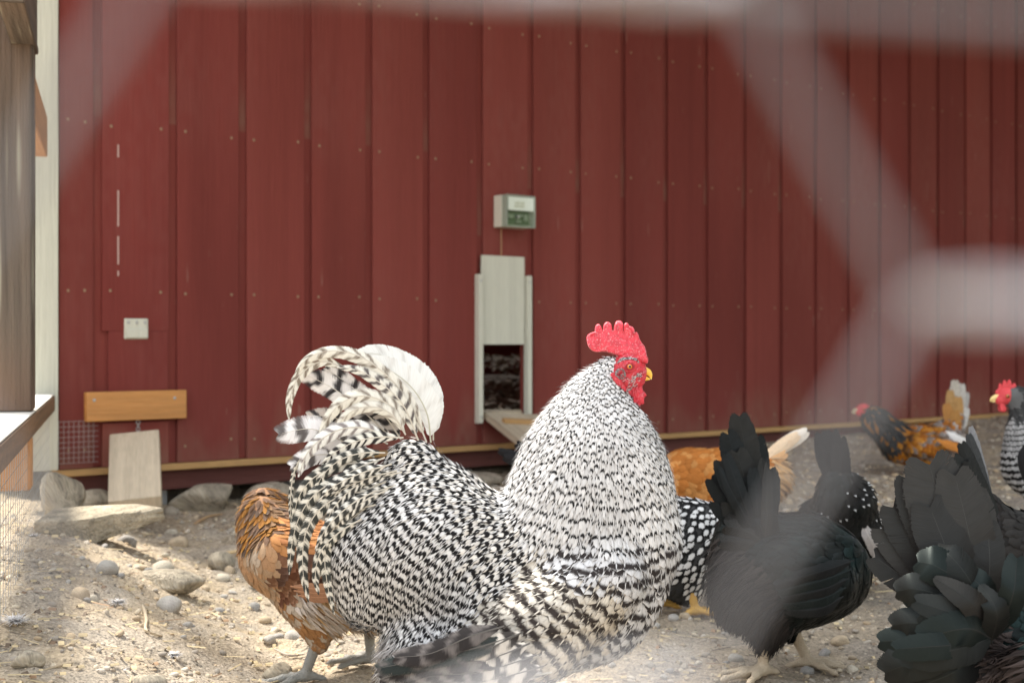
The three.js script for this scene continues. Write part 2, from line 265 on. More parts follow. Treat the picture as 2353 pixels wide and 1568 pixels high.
// automatic opener box above the door
{
  const o = thing('door_opener', 'small cream box with a clear lid and white panel above the hen door', 'door opener', onWall(sU(1161), yU(1161, 489), 0.0115), WA);
  const W = 0.116, H = 0.098, s = 0.04;
  part('housing', shift(box(W, H, s, 0.004), 0, 0, s / 2), std({ color: rgb(0.66, 0.64, 0.53), roughness: 0.5 }), o);
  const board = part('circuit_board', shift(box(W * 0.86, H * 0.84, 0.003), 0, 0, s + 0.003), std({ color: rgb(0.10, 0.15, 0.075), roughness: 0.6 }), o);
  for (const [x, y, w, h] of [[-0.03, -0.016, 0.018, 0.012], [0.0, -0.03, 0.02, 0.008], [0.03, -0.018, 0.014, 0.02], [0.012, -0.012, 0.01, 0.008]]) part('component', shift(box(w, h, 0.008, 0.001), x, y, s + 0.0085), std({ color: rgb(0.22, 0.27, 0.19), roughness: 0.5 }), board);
  part('knob', new THREE.CylinderGeometry(0.005, 0.006, 0.012, 14).rotateX(Math.PI / 2).translate(-0.004, -0.016, s + 0.011), M.steel, board);
  const whitePanel = part('label', shift(box(W * 0.88, H * 0.42, 0.002, 0.0006), 0.002, H * 0.23, s + 0.020), std({ color: rgb(0.86, 0.88, 0.84), roughness: 0.5 }), o);  // white panel across the upper half of the lid
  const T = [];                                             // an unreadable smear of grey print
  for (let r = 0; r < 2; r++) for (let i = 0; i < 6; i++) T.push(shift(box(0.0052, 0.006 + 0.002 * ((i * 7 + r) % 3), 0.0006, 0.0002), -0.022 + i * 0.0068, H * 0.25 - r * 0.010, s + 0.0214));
  part('print', mergeGeometries(T), std({ color: rgb(0.62, 0.62, 0.52) }), whitePanel);
  const sh = [shift(box(W, 0.004, 0.024, 0.001), 0, H / 2 - 0.002, s + 0.012), shift(box(W, 0.004, 0.024, 0.001), 0, -H / 2 + 0.002, s + 0.012), shift(box(0.004, H - 0.0082, 0.024, 0.001), -W / 2 + 0.002, 0, s + 0.012), shift(box(0.004, H - 0.0082, 0.024, 0.001), W / 2 - 0.002, 0, s + 0.012)];
  part('lid_rim', mergeGeometries(sh), phy({ color: rgb(0.62, 0.68, 0.58), roughness: 0.25, transmission: 0.55, thickness: 0 }), o);
  part('lid', new THREE.PlaneGeometry(W - 0.004, H - 0.004).translate(0, 0, s + 0.0235), phy({ color: rgb(0.93, 0.96, 0.92), roughness: 0.06, transmission: 1, thickness: 0, ior: 1.5 }), o);
  const len = yU(1160, 527) - yU(1160, 590);
  part('cord', taperTube([V(-0.035, -H / 2, 0.01), V(-0.034, -H / 2 - len * 0.5, 0.009), V(-0.033, -H / 2 - len, 0.008)], [0.0016, 0.0016], 6), std({ color: rgb(0.42, 0.26, 0.14) }), o);
}
// galvanised feeder inside the door
{
  const c = onWall(sU(1180), 0, -0.75); c.y = 0.42;
  const o = thing('feeder', 'round grey metal feeder standing inside the dark hen door', 'feeder', c);
  const pts = [[0.15, 0], [0.19, 0.02], [0.19, 0.05], [0.14, 0.055], [0.14, 0.24], [0.12, 0.27], [0, 0.28]].map(([x, y]) => new THREE.Vector2(x, y));
  part('hopper', new THREE.LatheGeometry(pts, 28), M.steel, o);
  part('handle', new THREE.TorusGeometry(0.08, 0.004, 6, 20, Math.PI).translate(0, 0.27, 0), M.steel, o);
}
// ---------- planks ----------
function plank(name, label, top, bottom, width, thick, side, cleats) {
  const o = thing(name, label, 'ramp', bottom), ax = top.clone().sub(bottom), L = ax.length(), X = side.clone().normalize(), Y = ax.normalize(), Z = X.clone().cross(Y).normalize(); X.copy(Y.clone().cross(Z));
  const m = new THREE.Matrix4().makeBasis(X, Y, Z); o.quaternion.setFromRotationMatrix(m);
  const g = shift(box(width, L, thick, 0.003), 0, L / 2, 0); shiftUV(g, 0.3, 0.1); part('plank', g, M.plank, o);
  for (const c of cleats) part('cleat', shift(swapUV(box(width * 0.86, 0.022, 0.012, 0.002)), width * 0.03, L * c, thick / 2 + 0.006), M.bare, o);
  return o;
}
plank('ramp_plank', 'short pale plank leaning under the orange board on the wall', at(309, 1003, 3.50), at(310, 1158, 3.22), 0.118, 0.030, V(1, 0, -0.03), []);
plank('ramp_plank', 'long plank ramp with cleats leading up to the open hen door', onWall(sU(1158), yU(1150, 955), 0.03), (() => { const p = onWall(sU(1158), 0, 0.03); const q = V(p.x + 0.30, 0, p.z + 0.62); q.y = ground(q.x, -q.z) + 0.012; return q; })(), 0.185, 0.022, V(0.7627, 0, -0.6467), [0.86, 0.6, 0.34, 0.1]);
// ---------- fence at the left ----------
{
  const A = V(-1.10, 0, -3.42), B = V(-0.52, 0, -1.35), L = A.distanceTo(B), ry = Math.atan2(-(B.z - A.z), B.x - A.x);   // runs from the barn corner to the front
  const f = thing('side_fence', 'weathered wooden fence with wire below its sunlit rail at the barn corner', 'fence', A, ry);
  // local x runs along the fence towards the camera, local z > 0 lies outside (to the left)
  const rt = EYE - 0.1295;
  part('rail', shift(swapUV(box(L, 0.038, 0.092, 0.003)), L / 2, rt - 0.019, 0.046), std({ map: grain(0.20, 0.115, 0.06, 0.8, 12), bumpMap: grainBump, bumpScale: 0.002 }), f);
  part('sunlit_rail_top', shift(swapUV(box(L - 0.002, 0.003, 0.088, 0.001)), L / 2, rt + 0.0019, 0.046), std({ map: grain(0.74, 0.70, 0.62, 0.25, 13) }), f);  // sunlight on top of the rail, put into a pale strip
  const px = 0.865;
  part('post', shift(box(0.09, 0.90, 0.09, 0.004), px, rt + 0.0035 + 0.451, 0.048), M.weathered, f);
  part('post_stub', shift(box(0.042, 0.10, 0.09, 0.008), px + 0.02, rt - 0.088, 0.05), M.orange, f);
  part('ground_post', shift(box(0.06, 0.30, 0.06, 0.004), px + 0.75, rt - 0.19, 0.06), M.weathered, f);
  part('top_beam', shift(swapUV(box(0.42, 0.20, 0.04, 0.003)), px + 0.16, EYE + 0.645, 0.020), M.weathered, f);
  part('beam_underside', shift(swapUV(box(0.42, 0.014, 0.044, 0.003)), px + 0.16, EYE + 0.5375, 0.020), M.weathered, f);
  part('upper_rail', shift(swapUV(box(0.54, 0.088, 0.038, 0.003)), 0.60, 1.046, 0.022), M.orange, f);
  // welded wire below the rail
  const w = [], wy0 = 0.22, wy1 = rt - 0.036;
  for (let x = 0.02; x < L; x += 0.0508) w.push(new THREE.CylinderGeometry(0.0005, 0.0005, wy1 - wy0, 4).translate(x, (wy0 + wy1) / 2, 0.012));
  for (let y = wy0; y < wy1; y += 0.0254) w.push(new THREE.CylinderGeometry(0.0005, 0.0005, L, 4).rotateZ(Math.PI / 2).translate(L / 2, y, 0.0133));
  part('wire_mesh', mergeGeometries(w), M.steel, f, 'stuff');
}
// ---------- concrete blocks and rocks by the wall ----------
for (const [u, l] of [[372, 'grey concrete block under the red wall beside the short plank'], [735, 'grey concrete block under the wall behind the tail of the rooster'], [1556, 'grey concrete block under the wall above the orange hen']]) {
  const c = onWall(sU(u), 0, -0.09), g = ground(c.x, -c.z); const o = thing('concrete_block', l, 'block', V(c.x, g - 0.02, c.z), WA);
  part('block', shift(box(0.075, 0.288 - 0.066 - g + 0.06, 0.09, 0.004), 0, (0.288 - 0.066 - g + 0.06) / 2, 0), M.concrete, o);
}
function rock(label, u, v, z, w, h, d, seed, turn = 0, cat = 'rock', group) {
  const c = onG(u, v + 0.45 * h / z * FOC, 0); const s = -c.z / z; w *= s; h *= s; d *= s; c.y += h * (label.includes('half buried') ? 0.02 : 0.3); const m = part(numbered(cat === 'rock' ? 'rock' : 'stone'), stoneGeo(seed, w / 2, h / 2, d / 2, 4, 10, 0.05, 26), M.stone, scene); m.position.copy(c); m.rotation.set(0, 0, turn); return tag(m, label, cat, group);
}
rock('tall upright tan boulder at the foot of the white barn corner', 142, 1128, 3.33, 0.112, 0.155, 0.12, 21, 0.18);
rock('rounded tan rock lying under the wall right of the short plank', 466, 1134, 3.60, 0.19, 0.092, 0.13, 35, 0.12);
rock('blocky beige stone partly behind the hen on the left', 625, 1140, 3.72, 0.17, 0.11, 0.14, 44, 0.0);
rock('small dark rock in the shade between the boulder and the short plank', 222, 1140, 3.50, 0.10, 0.06, 0.1, 57);
rock('low tan stone at the wall left of the long ramp', 1080, 1095, 4.35, 0.20, 0.06, 0.12, 58);
rock('flat half buried stone in the dirt left of the hen', 382, 1312, 2.86, 0.155, 0.05, 0.12, 61, -0.05);
rock('pale grey stone in front of the rounded tan rock', 508, 1285, 2.95, 0.065, 0.05, 0.05, 64);
rock('brown egg shaped stone at the lower left of the run', 62, 1510, 2.27, 0.058, 0.034, 0.04, 66);
rock('bright white stone at the bottom edge left of the hen', 338, 1562, 2.22, 0.062, 0.035, 0.05, 67);
rock('large beige stone beside the foot of the hen on the left', 635, 1538, 2.16, 0.05, 0.038, 0.04, 68, 0.4);
{
  // flat slab: a long broken piece, thick at the left and thin at the right
  const S = new THREE.Shape([[-0.122, -0.045], [-0.05, -0.058], [0.06, -0.05], [0.122, -0.012], [0.10, 0.006], [0.03, 0.018], [0.0, 0.05], [-0.06, 0.062], [-0.125, 0.045]].map(([a, b]) => new THREE.Vector2(a, -b)));
  const g = mergeVertices(new THREE.ExtrudeGeometry(S, { depth: 0.042, steps: 4, bevelEnabled: true, bevelThickness: 0.007, bevelSize: 0.006, bevelSegments: 2, curveSegments: 4 }).rotateX(-Math.PI / 2).translate(0, -0.02, 0), 1e-5), p = g.attributes.position, C = [];
  for (let i = 0; i < p.count; i++) { const x = p.getX(i), y = p.getY(i), zz = p.getZ(i), k = 1 + 0.25 * fbm(x * 40, y * 40, zz * 40); C.push(k, k * 0.99, k * 0.96); p.setXYZ(i, x + 0.004 * noise(x * 50, y * 70, zz * 50), y * (1 - 0.5 * sst(0.0, 0.12, x)) + 0.012 * sst(0.0, 0.12, x) + 0.002 * noise(x * 60, 3, zz * 60), zz + 0.005 * noise(x * 50 + 9, y * 60, zz * 50)); }
  g.setAttribute('color', new THREE.Float32BufferAttribute(C, 3));
  g.computeVertexNormals(); const m = part('stone_slab', toCreasedNormals(g, 0.6), M.stone, scene); m.position.copy(onG(236, 1246, 0)); m.position.y += 0.036; m.scale.setScalar(-m.position.z / 3.05); m.rotation.set(0.14, -0.05, 0.08); tag(m, 'flat pale slab of stone lying in front of the short plank', 'stone slab');
}

// ---------- birds: shape fields, skin meshes, feathers ----------
// a field is a list of tapered capsules [ax,ay,az,ra, bx,by,bz,rb]; zs squeezes the body's width
function field(prims, k, zs = 1) {
  const S = prims.map((q) => { const [ax, ay, az, ra, bx = ax, by = ay, bz = az, rb = ra] = q; const dx = bx - ax, dy = by - ay, dz = (bz - az) / zs; return [ax, ay, az / zs, ra, dx, dy, dz, rb - ra, 1 / Math.max(1e-9, dx * dx + dy * dy + dz * dz)]; });
  const f = (x, y, z) => {
    z /= zs; let d = 1e3;
    for (const [ax, ay, az, ra, dx, dy, dz, dr, il] of S) {
      const px = x - ax, py = y - ay, pz = z - az, t = Math.min(1, Math.max(0, (px * dx + py * dy + pz * dz) * il)), ex = px - dx * t, ey = py - dy * t, ez = pz - dz * t;
      const e = Math.sqrt(ex * ex + ey * ey + ez * ez) - ra - dr * t, h = Math.max(0, k - Math.abs(d - e)) / k; d = Math.min(d, e) - h * h * k * 0.25;
    }
    return d;
  };
  const g = V(0, 0, 0);
  f.grad = (x, y, z, out = g) => { const e = 0.0015, a = f(x + e, y - e, z - e), b = f(x - e, y - e, z + e), c = f(x - e, y + e, z - e), d = f(x + e, y + e, z + e); return out.set((a - b - c + d), (-a - b + c + d), (-a + b - c + d)).multiplyScalar(1 / (4 * e)); };
  f.box = () => { const B = new THREE.Box3(); for (const q of prims) for (let i = 0; i < q.length; i += 4) { const r = q[i + 3]; B.expandByPoint(V(q[i] - r, q[i + 1] - r, q[i + 2] - r * zs)); B.expandByPoint(V(q[i] + r, q[i + 1] + r, q[i + 2] + r * zs)); } return B.expandByScalar(k * 0.5 + 0.004); };
  return f;
}
// surface nets: one closed smooth mesh of the field's zero level
function skin(f, cell) {
  const B = f.box(), nx = Math.ceil((B.max.x - B.min.x) / cell) + 1, ny = Math.ceil((B.max.y - B.min.y) / cell) + 1, nz = Math.ceil((B.max.z - B.min.z) / cell) + 1, D = new Float32Array(nx * ny * nz), id = new Int32Array(nx * ny * nz).fill(-1), P = [], I = [];
  const at3 = (i, j, k) => (k * ny + j) * nx + i;
  for (let k = 0; k < nz; k++) for (let j = 0; j < ny; j++) for (let i = 0; i < nx; i++) D[at3(i, j, k)] = f(B.min.x + i * cell, B.min.y + j * cell, B.min.z + k * cell);
  const E = [[0, 1], [2, 3], [4, 5], [6, 7], [0, 2], [1, 3], [4, 6], [5, 7], [0, 4], [1, 5], [2, 6], [3, 7]], c = [];
  for (let k = 0; k < nz - 1; k++) for (let j = 0; j < ny - 1; j++) for (let i = 0; i < nx - 1; i++) {
    let m = 0; for (let q = 0; q < 8; q++) { c[q] = D[at3(i + (q & 1), j + (q >> 1 & 1), k + (q >> 2))]; if (c[q] < 0) m++; }
    if (!m || m === 8) continue;
    let n = 0, x = 0, y = 0, z = 0; for (const [a, b] of E) if ((c[a] < 0) !== (c[b] < 0)) { const t = c[a] / (c[a] - c[b]); x += lerp(a & 1, b & 1, t); y += lerp(a >> 1 & 1, b >> 1 & 1, t); z += lerp(a >> 2, b >> 2, t); n++; }
    id[at3(i, j, k)] = P.length / 3; P.push(B.min.x + (i + x / n) * cell, B.min.y + (j + y / n) * cell, B.min.z + (k + z / n) * cell);
  }
  const quad = (a, b, d, e, flip) => { if (a < 0 || b < 0 || d < 0 || e < 0) return; flip ? I.push(a, d, b, b, d, e) : I.push(a, b, d, b, e, d); };
  for (let k = 1; k < nz - 1; k++) for (let j = 1; j < ny - 1; j++) for (let i = 1; i < nx - 1; i++) {
    const s = D[at3(i, j, k)] < 0;
    if (s !== (D[at3(i + 1, j, k)] < 0)) quad(id[at3(i, j - 1, k - 1)], id[at3(i, j, k - 1)], id[at3(i, j - 1, k)], id[at3(i, j, k)], !s);
    if (s !== (D[at3(i, j + 1, k)] < 0)) quad(id[at3(i - 1, j, k - 1)], id[at3(i, j, k - 1)], id[at3(i - 1, j, k)], id[at3(i, j, k)], s);
    if (s !== (D[at3(i, j, k + 1)] < 0)) quad(id[at3(i - 1, j - 1, k)], id[at3(i, j - 1, k)], id[at3(i - 1, j, k)], id[at3(i, j, k)], !s);
  }
  const N = [], U = [], g = V(0, 0, 0);
  for (let i = 0; i < P.length; i += 3) { for (let r = 0; r < 2; r++) { const d = f(P[i], P[i + 1], P[i + 2]); f.grad(P[i], P[i + 1], P[i + 2], g); const l = Math.max(0.2, g.lengthSq()); P[i] -= d * g.x / l; P[i + 1] -= d * g.y / l; P[i + 2] -= d * g.z / l; } g.normalize(); N.push(g.x, g.y, g.z); U.push(P[i] + P[i + 2] * 0.7, P[i + 1] + P[i + 2] * 0.4); }
  const G = new THREE.BufferGeometry(); G.setAttribute('position', new THREE.Float32BufferAttribute(P, 3)); G.setAttribute('normal', new THREE.Float32BufferAttribute(N, 3)); G.setAttribute('uv', new THREE.Float32BufferAttribute(U, 2)); G.setIndex(I); return G;
}
// feather materials. u runs across the feather (0.5 is the shaft), v along it
const barb = (u, v, fy, s) => vnoise(0.5, v + Math.abs(u - 0.5) * -0.9 / 8, 1, fy, s) * 0.6 + vnoise(u, v + Math.abs(u - 0.5) * -0.9 / 8, 2, fy, s + 1) * 0.4;
const barred = (dark, soft, slant, bright, black, seed) => tex(64, 1024, (u, v) => {       // eight bars, each a little different
  const x = Math.abs(u - 0.5) * 2, b = barb(u, v, 320, seed), ph = v * 8 + slant * x * x + 0.16 * (b - 0.5) + 0.10 * (vnoise(u, v, 3, 16, seed + 3) - 0.5), k = ph - Math.floor(ph);
  const w = dark * (0.8 + 0.4 * vnoise(0.5, Math.floor(ph) / 8 + 0.06, 1, 8, seed + 5)), e = Math.abs(k - 0.5) * 2, d = 1 - sst(w - soft, w + soft, e), q = 0.88 + 0.24 * (b - 0.5);
  const shaft = x < 0.07 ? 0.85 : 1; return [0, 1, 2].map((i) => lerp(bright[i], black[i], d) * q * shaft);
});
const white = [0.86, 0.85, 0.84], black = [0.013, 0.012, 0.013];
const fm = (o) => phy({ vertexColors: true, roughness: 0.78, specularIntensity: 0.4, ...o });
const FM = {
  hackle: fm({ map: barred(0.26, 0.15, -0.2, white, black, 1) }),
  saddle: fm({ map: barred(0.50, 0.17, -0.26, white, black, 2) }),
  breast: fm({ map: barred(0.42, 0.24, 0.14, [0.80, 0.80, 0.81], [0.040, 0.033, 0.033], 3) }),
  covert: fm({ map: barred(0.46, 0.28, 0.14, [0.72, 0.69, 0.64], [0.045, 0.036, 0.034], 4) }),
  plain: fm({ map: tex(64, 512, (u, v) => { const b = barb(u, v, 200, 7), k = 0.80 + 0.4 * (b - 0.5) - (Math.abs(u - 0.5) < 0.03 ? 0.1 : 0); return [k, k, k]; }) }),
  laced: fm({ map: tex(64, 64, (u, v) => { const x = Math.abs(u - 0.5) * 2, d = sst(0.44, 0.64, Math.hypot(x * 1.15, (v - 0.66) * 1.7) + 0.1 * (vnoise(u, v, 10, 30, 3) - 0.5)); return [0, 1, 2].map((i) => lerp(white[i] * 0.8, 0.010, d)); }) }),
  fringed: fm({ map: tex(64, 64, (u, v) => { const x = Math.abs(u - 0.5) * 2, e = Math.max(x * 0.9, v), d = sst(0.72, 0.95, e + 0.1 * (vnoise(u, v, 12, 24, 3) - 0.5)), k = 0.9 + 0.2 * (vnoise(u, v, 4, 40, 6) - 0.5); return [lerp(0.72, 1.25, d) * k * 0.78, lerp(0.62, 1.25, d) * k * 0.78, lerp(0.55, 1.25, d) * k * 0.78]; }) }),
  tipped: fm({ map: tex(64, 64, (u, v) => { const x = Math.abs(u - 0.5) * 2, d = sst(0.84, 0.90, v + 0.05 * (vnoise(u, v, 10, 10, 2) - 0.5)) * (1 - sst(0.3, 0.6, x)); return [0, 1, 2].map((i) => lerp(0.010, 0.7, d)); }) }),
  gloss: phy({ vertexColors: true, roughness: 0.45, specularIntensity: 0.28, specularColor: rgb(0.7, 1, 0.97), map: tex(64, 512, (u, v) => { const k = 0.75 + 0.6 * (barb(u, v, 200, 9) - 0.5); return [k, k, k]; }) }),
  vane: fm({ roughness: 0.7 }),
  vaneGloss: phy({ vertexColors: true, roughness: 0.45, side: THREE.DoubleSide, specularIntensity: 0.3, specularColor: rgb(0.8, 1, 0.97) }),
};
const PROFILE = {
  hackle: (t) => Math.pow(Math.sin(Math.PI * Math.pow(clamp(t * 0.93 + 0.07), 0.75)), 0.8) * 0.98 + 0.03,
  round: (t) => 0.45 * (1 - t) + Math.sqrt(Math.max(0, 1 - Math.pow(Math.max(0, (t - 0.45) / 0.55), 2.6))) * (0.55 + 0.45 * sst(0, 0.5, t)),
  hair: (t) => 1 - 0.9 * t,
};
const T0 = V(0, 0, 0), T1 = V(0, 0, 0), T2 = V(0, 0, 0), T3 = V(0, 0, 0);
// one feather laid along the body: o = { len, half, lift, h0, profile, phase, per, tint, cling, segs, camber, droop }
function feather(buf, f, root, dir, o) {
  const segs = o.segs ?? 5, q = root.clone(), d = dir.clone(), n = V(0, 0, 0), prof = PROFILE[o.profile], step = o.len / segs; let prev = null;
  for (let i = 0; i <= segs; i++) {
    const t = i / segs, h = o.h0 + o.lift * Math.pow(t, 1.4);
    if (i) q.addScaledVector(d, step);
    f.grad(q.x, q.y, q.z, T0); const l = Math.max(0.3, T0.lengthSq()), e = f(q.x, q.y, q.z) - h;
    q.addScaledVector(T0, -(e > 0 ? e * (o.cling ?? 0.8) : e) / l);
    n.copy(T0).normalize();
    d.addScaledVector(n, -d.dot(n) * 0.9); if (o.droop) d.y -= o.droop * t; d.normalize();
    T1.crossVectors(d, n).normalize(); const w = o.half * prof(t), N = n;
    const ta = o.per ? (o.phase + t * o.len / o.per) / 8 : t, c = o.tint;
    T2.copy(n).addScaledVector(T1, -0.45).addScaledVector(d, 0.15).normalize(); T3.copy(q).addScaledVector(T1, -w).addScaledVector(N, -w * (o.camber ?? 0.28)); const a = buf.v(T3, T2, 0, ta, c);
    const b = buf.v(q, N, 0.5, ta, c);
    T2.copy(n).addScaledVector(T1, 0.45).addScaledVector(d, 0.15).normalize(); T3.copy(q).addScaledVector(T1, w).addScaledVector(N, -w * (o.camber ?? 0.28)); buf.v(T3, T2, 1, ta, c);
    if (prev !== null) buf.i.push(prev, prev + 1, a, prev + 1, a + 1, a, prev + 1, prev + 2, b, prev + 2, b + 1, b);
    prev = a;
  }
}
// cover a skin mesh with feathers. rows: [u, v, du, dv, len, half, spacing, style]; lengths in frame units, directions in the frame plane
function plumage(f, geo, rows, styles, px, seed, opt = {}) {
  const R = rng(seed), pos = geo.attributes.position, ix = geo.index.array, cum = []; let area = 0; const A = V(0, 0, 0), B = V(0, 0, 0), C = V(0, 0, 0);
  const K = rows.map(([u, v, du, dv, len, half, sp, st]) => { const l = Math.hypot(du, dv); return { p: px.p(u, v), dx: du / l, dy: -dv / l, len: len * px.m, half: half * px.m, sp: sp * px.m, st }; });
  const sig = (opt.sigma ?? 75) * px.m;
  for (let i = 0; i < ix.length; i += 3) { A.fromBufferAttribute(pos, ix[i]); B.fromBufferAttribute(pos, ix[i + 1]); C.fromBufferAttribute(pos, ix[i + 2]); area += B.sub(A).cross(C.sub(A)).length() / 2; cum.push(area); }
  const minSp = Math.min(...K.map((k) => k.sp)), grid = new Map(), cs = minSp * 1.5, n = Math.ceil(area / (minSp * minSp) * 3.2), G = V(0, 0, 0), D = V(0, 0, 0), P = V(0, 0, 0);
  let made = 0;
  for (let i = 0; i < n && made < 9000; i++) {
    const x = R() * area; let lo = 0, hi = cum.length - 1; while (lo < hi) { const m = lo + hi >> 1; cum[m] < x ? lo = m + 1 : hi = m; }
    A.fromBufferAttribute(pos, ix[lo * 3]); B.fromBufferAttribute(pos, ix[lo * 3 + 1]); C.fromBufferAttribute(pos, ix[lo * 3 + 2]); let a = R(), b = R(); if (a + b > 1) { a = 1 - a; b = 1 - b; } P.copy(A).addScaledVector(B.sub(A), a).addScaledVector(C.sub(A), b);
    if (opt.keep && !opt.keep(P)) continue;
    let W = 0, len = 0, half = 0, sp = 0, dx = 0, dy = 0, bw = 0, st = null;
    for (const k of K) { const e = ((P.x - k.p.x) ** 2 + (P.y - k.p.y) ** 2) / (sig * sig), w = Math.exp(-e) + 1e-3 / (1 + e); W += w; len += w * k.len; half += w * k.half; sp += w * k.sp; dx += w * k.dx; dy += w * k.dy; const ws = w * (0.75 + 0.5 * R()); if (ws > bw) { bw = ws; st = k.st; } }
    len /= W; half /= W; sp /= W; const S = styles[st]; if (!S) continue;
    const cx = Math.floor(P.x / cs), cy = Math.floor(P.y / cs), cz = Math.floor(P.z / cs), rr = Math.ceil(sp / cs); let ok = true;
    for (let z = cz - rr; ok && z <= cz + rr; z++) for (let y = cy - rr; ok && y <= cy + rr; y++) for (let xx = cx - rr; ok && xx <= cx + rr; xx++) { const L = grid.get(xx + y * 4096 + z * 16777216); if (L) for (const e of L) if (e.distanceToSquared(P) < sp * sp) { ok = false; break; } }
    if (!ok) continue;
    f.grad(P.x, P.y, P.z, G).normalize(); if (G.z < -0.45 && R() < 0.6) continue;
    const key = cx + cy * 4096 + cz * 16777216; grid.has(key) ? grid.get(key).push(P.clone()) : grid.set(key, [P.clone()]);
    D.set(dx, dy, 0); if (S.down) D.y -= S.down * D.length(); D.x += R.n() * (S.wander ?? 0.12); D.y += R.n() * (S.wander ?? 0.12); D.z += R.n() * (S.wander ?? 0.12); D.normalize(); D.addScaledVector(G, -D.dot(G)); if (D.lengthSq() < 0.01) continue; D.normalize();
    const Lf = len * (1 + 0.28 * R.n()) * (S.kl ?? 1);
    const phi = S.origin ? Math.hypot(P.x - S.origin.x, P.y - S.origin.y, (P.z) * 0.8) : 0, per = S.per ? S.per * px.m * (S.perScale ? S.perScale(P) : 1) : 0;
    feather(S.buf, f, P, D, { len: Lf, half: half * (1 + 0.32 * R.n()), lift: (S.lift ?? 0.005) * (1 + 0.5 * R.n()), h0: (S.h0 ?? 0.0008) * (0.6 + R()), profile: S.profile, per, phase: S.origin ? phi / per + (S.jit ?? 0.2) * R.n() + 8 * Math.floor(R() * 0) + Math.floor(R() * 8) : R() * 8, tint: S.tint(P, R), cling: S.cling, segs: S.segs, camber: S.camber, droop: S.droop });
    made++;
  }
  return made;
}
// a large feather built barb by barb. pts: shaft points; half(t): vane width; face: direction the vane looks to; color(t, side, x) -> [r,g,b]
function quill(buf, pts, half, face, color, o = {}) {
  const R = rng(o.seed ?? 1), c = new THREE.CatmullRomCurve3(pts), L = c.getLength(), n = Math.round((o.n ?? L / 0.0016)), q = V(0, 0, 0), T = V(0, 0, 0), N = V(0, 0, 0), S = V(0, 0, 0), e = V(0, 0, 0);
  const start = o.start ?? 0.06; let gap = [0, 0];
  for (let i = 0; i < n; i++) {
    const t = start + (1 - start) * i / (n - 1); c.getPointAt(Math.min(t, 0.9999), q); c.getTangentAt(Math.min(t, 0.9999), T);
    N.copy(face).addScaledVector(T, -face.dot(T)).normalize(); S.crossVectors(T, N).normalize();
    for (const sd of [0, 1]) {
      const sgn = sd ? 1 : -1; gap[sd] = gap[sd] * 0.93 + R.n() * (o.mess ?? 0.06) + (R() < (o.split ?? 0.03) ? R.n() * 0.5 : 0);
      const w = half(t) * (sgn < 0 ? o.left ?? 1 : o.right ?? 1) * (1 + 0.07 * R.n()), sl = (o.slant ?? 0.85) + gap[sd] * 0.5 + 0.5 * sst(0.85, 1, t), bw = L / n * (1.5 + 0.5 * R()), lift = 0.00012 * (i % 3);
      const cup = (o.cup ?? 0.25) * w; let prev = null;
      for (let k = 0; k <= 3; k++) {
        const x = k / 3, ww = bw * (1 - (o.thin ?? 0.72) * x * x);
        e.copy(q).addScaledVector(S, sgn * w * x).addScaledVector(T, w * sl * (0.75 * x + 0.25 * x * x)).addScaledVector(N, lift - cup * x * x + gap[sd] * 0.06 * w * x);
        const nn = N.clone().addScaledVector(S, sgn * (0.1 + 0.5 * x * (o.cup ?? 0.25) * 2)).addScaledVector(T, (o.fuzz ?? 0.12) * R.n()).normalize(), col = color(t + (o.chev ?? 0.6) * w * sl * x / L, sgn, x, R);
        T1.copy(e).addScaledVector(T, -ww * 0.5); const a = buf.v(T1, nn, 0.5 + sgn * x * 0.5, t, col); T1.copy(e).addScaledVector(T, ww * 0.5).addScaledVector(N, 0.0001); buf.v(T1, nn, 0.5 + sgn * x * 0.5, t, col);
        if (prev !== null) sgn < 0 ? buf.i.push(prev, prev + 1, a, prev + 1, a + 1, a) : buf.i.push(prev, a, prev + 1, prev + 1, a, a + 1); prev = a;
      }
    }
  }
  // shaft
  const sh = o.shaft ?? [0.55, 0.5, 0.42], r0 = o.shaftR ?? 0.0011, m = 20; let pr = null;
  for (let i = 0; i <= m; i++) { const t = i / m * 0.97; c.getPointAt(t, q); c.getTangentAt(t, T); N.copy(face).addScaledVector(T, -face.dot(T)).normalize(); S.crossVectors(T, N); const r = r0 * (1 - 0.85 * t); T1.copy(q).addScaledVector(S, -r).addScaledVector(N, 0.0003); const a = buf.v(T1, N, 0.5, t, sh); T1.copy(q).addScaledVector(N, 0.0003 + r); buf.v(T1, N, 0.5, t, sh); T1.copy(q).addScaledVector(S, r).addScaledVector(N, 0.0003); buf.v(T1, N, 0.5, t, sh); if (pr !== null) buf.i.push(pr, pr + 1, a, pr + 1, a + 1, a, pr + 1, pr + 2, a + 1, pr + 2, a + 2, a + 1); pr = a; }
}
// shapes of large feathers
const broad = (w) => (t) => w * Math.pow(sst(0, 0.28, t) * 0.75 + 0.25, 1) * Math.sqrt(Math.max(0.0, 1 - Math.pow(Math.max(0, (t - 0.72) / 0.30), 2)));
const sickle = (w) => (t) => w * (0.3 + 0.7 * sst(0, 0.25, t)) * Math.pow(Math.max(0, 1 - Math.pow(t, 3.2)), 0.7);
const px = (u0, v0, z) => { const m = z / FOC; return { m, p: (u, v, w = 0) => V((u - u0) * m, (v0 - v) * m, w) }; };
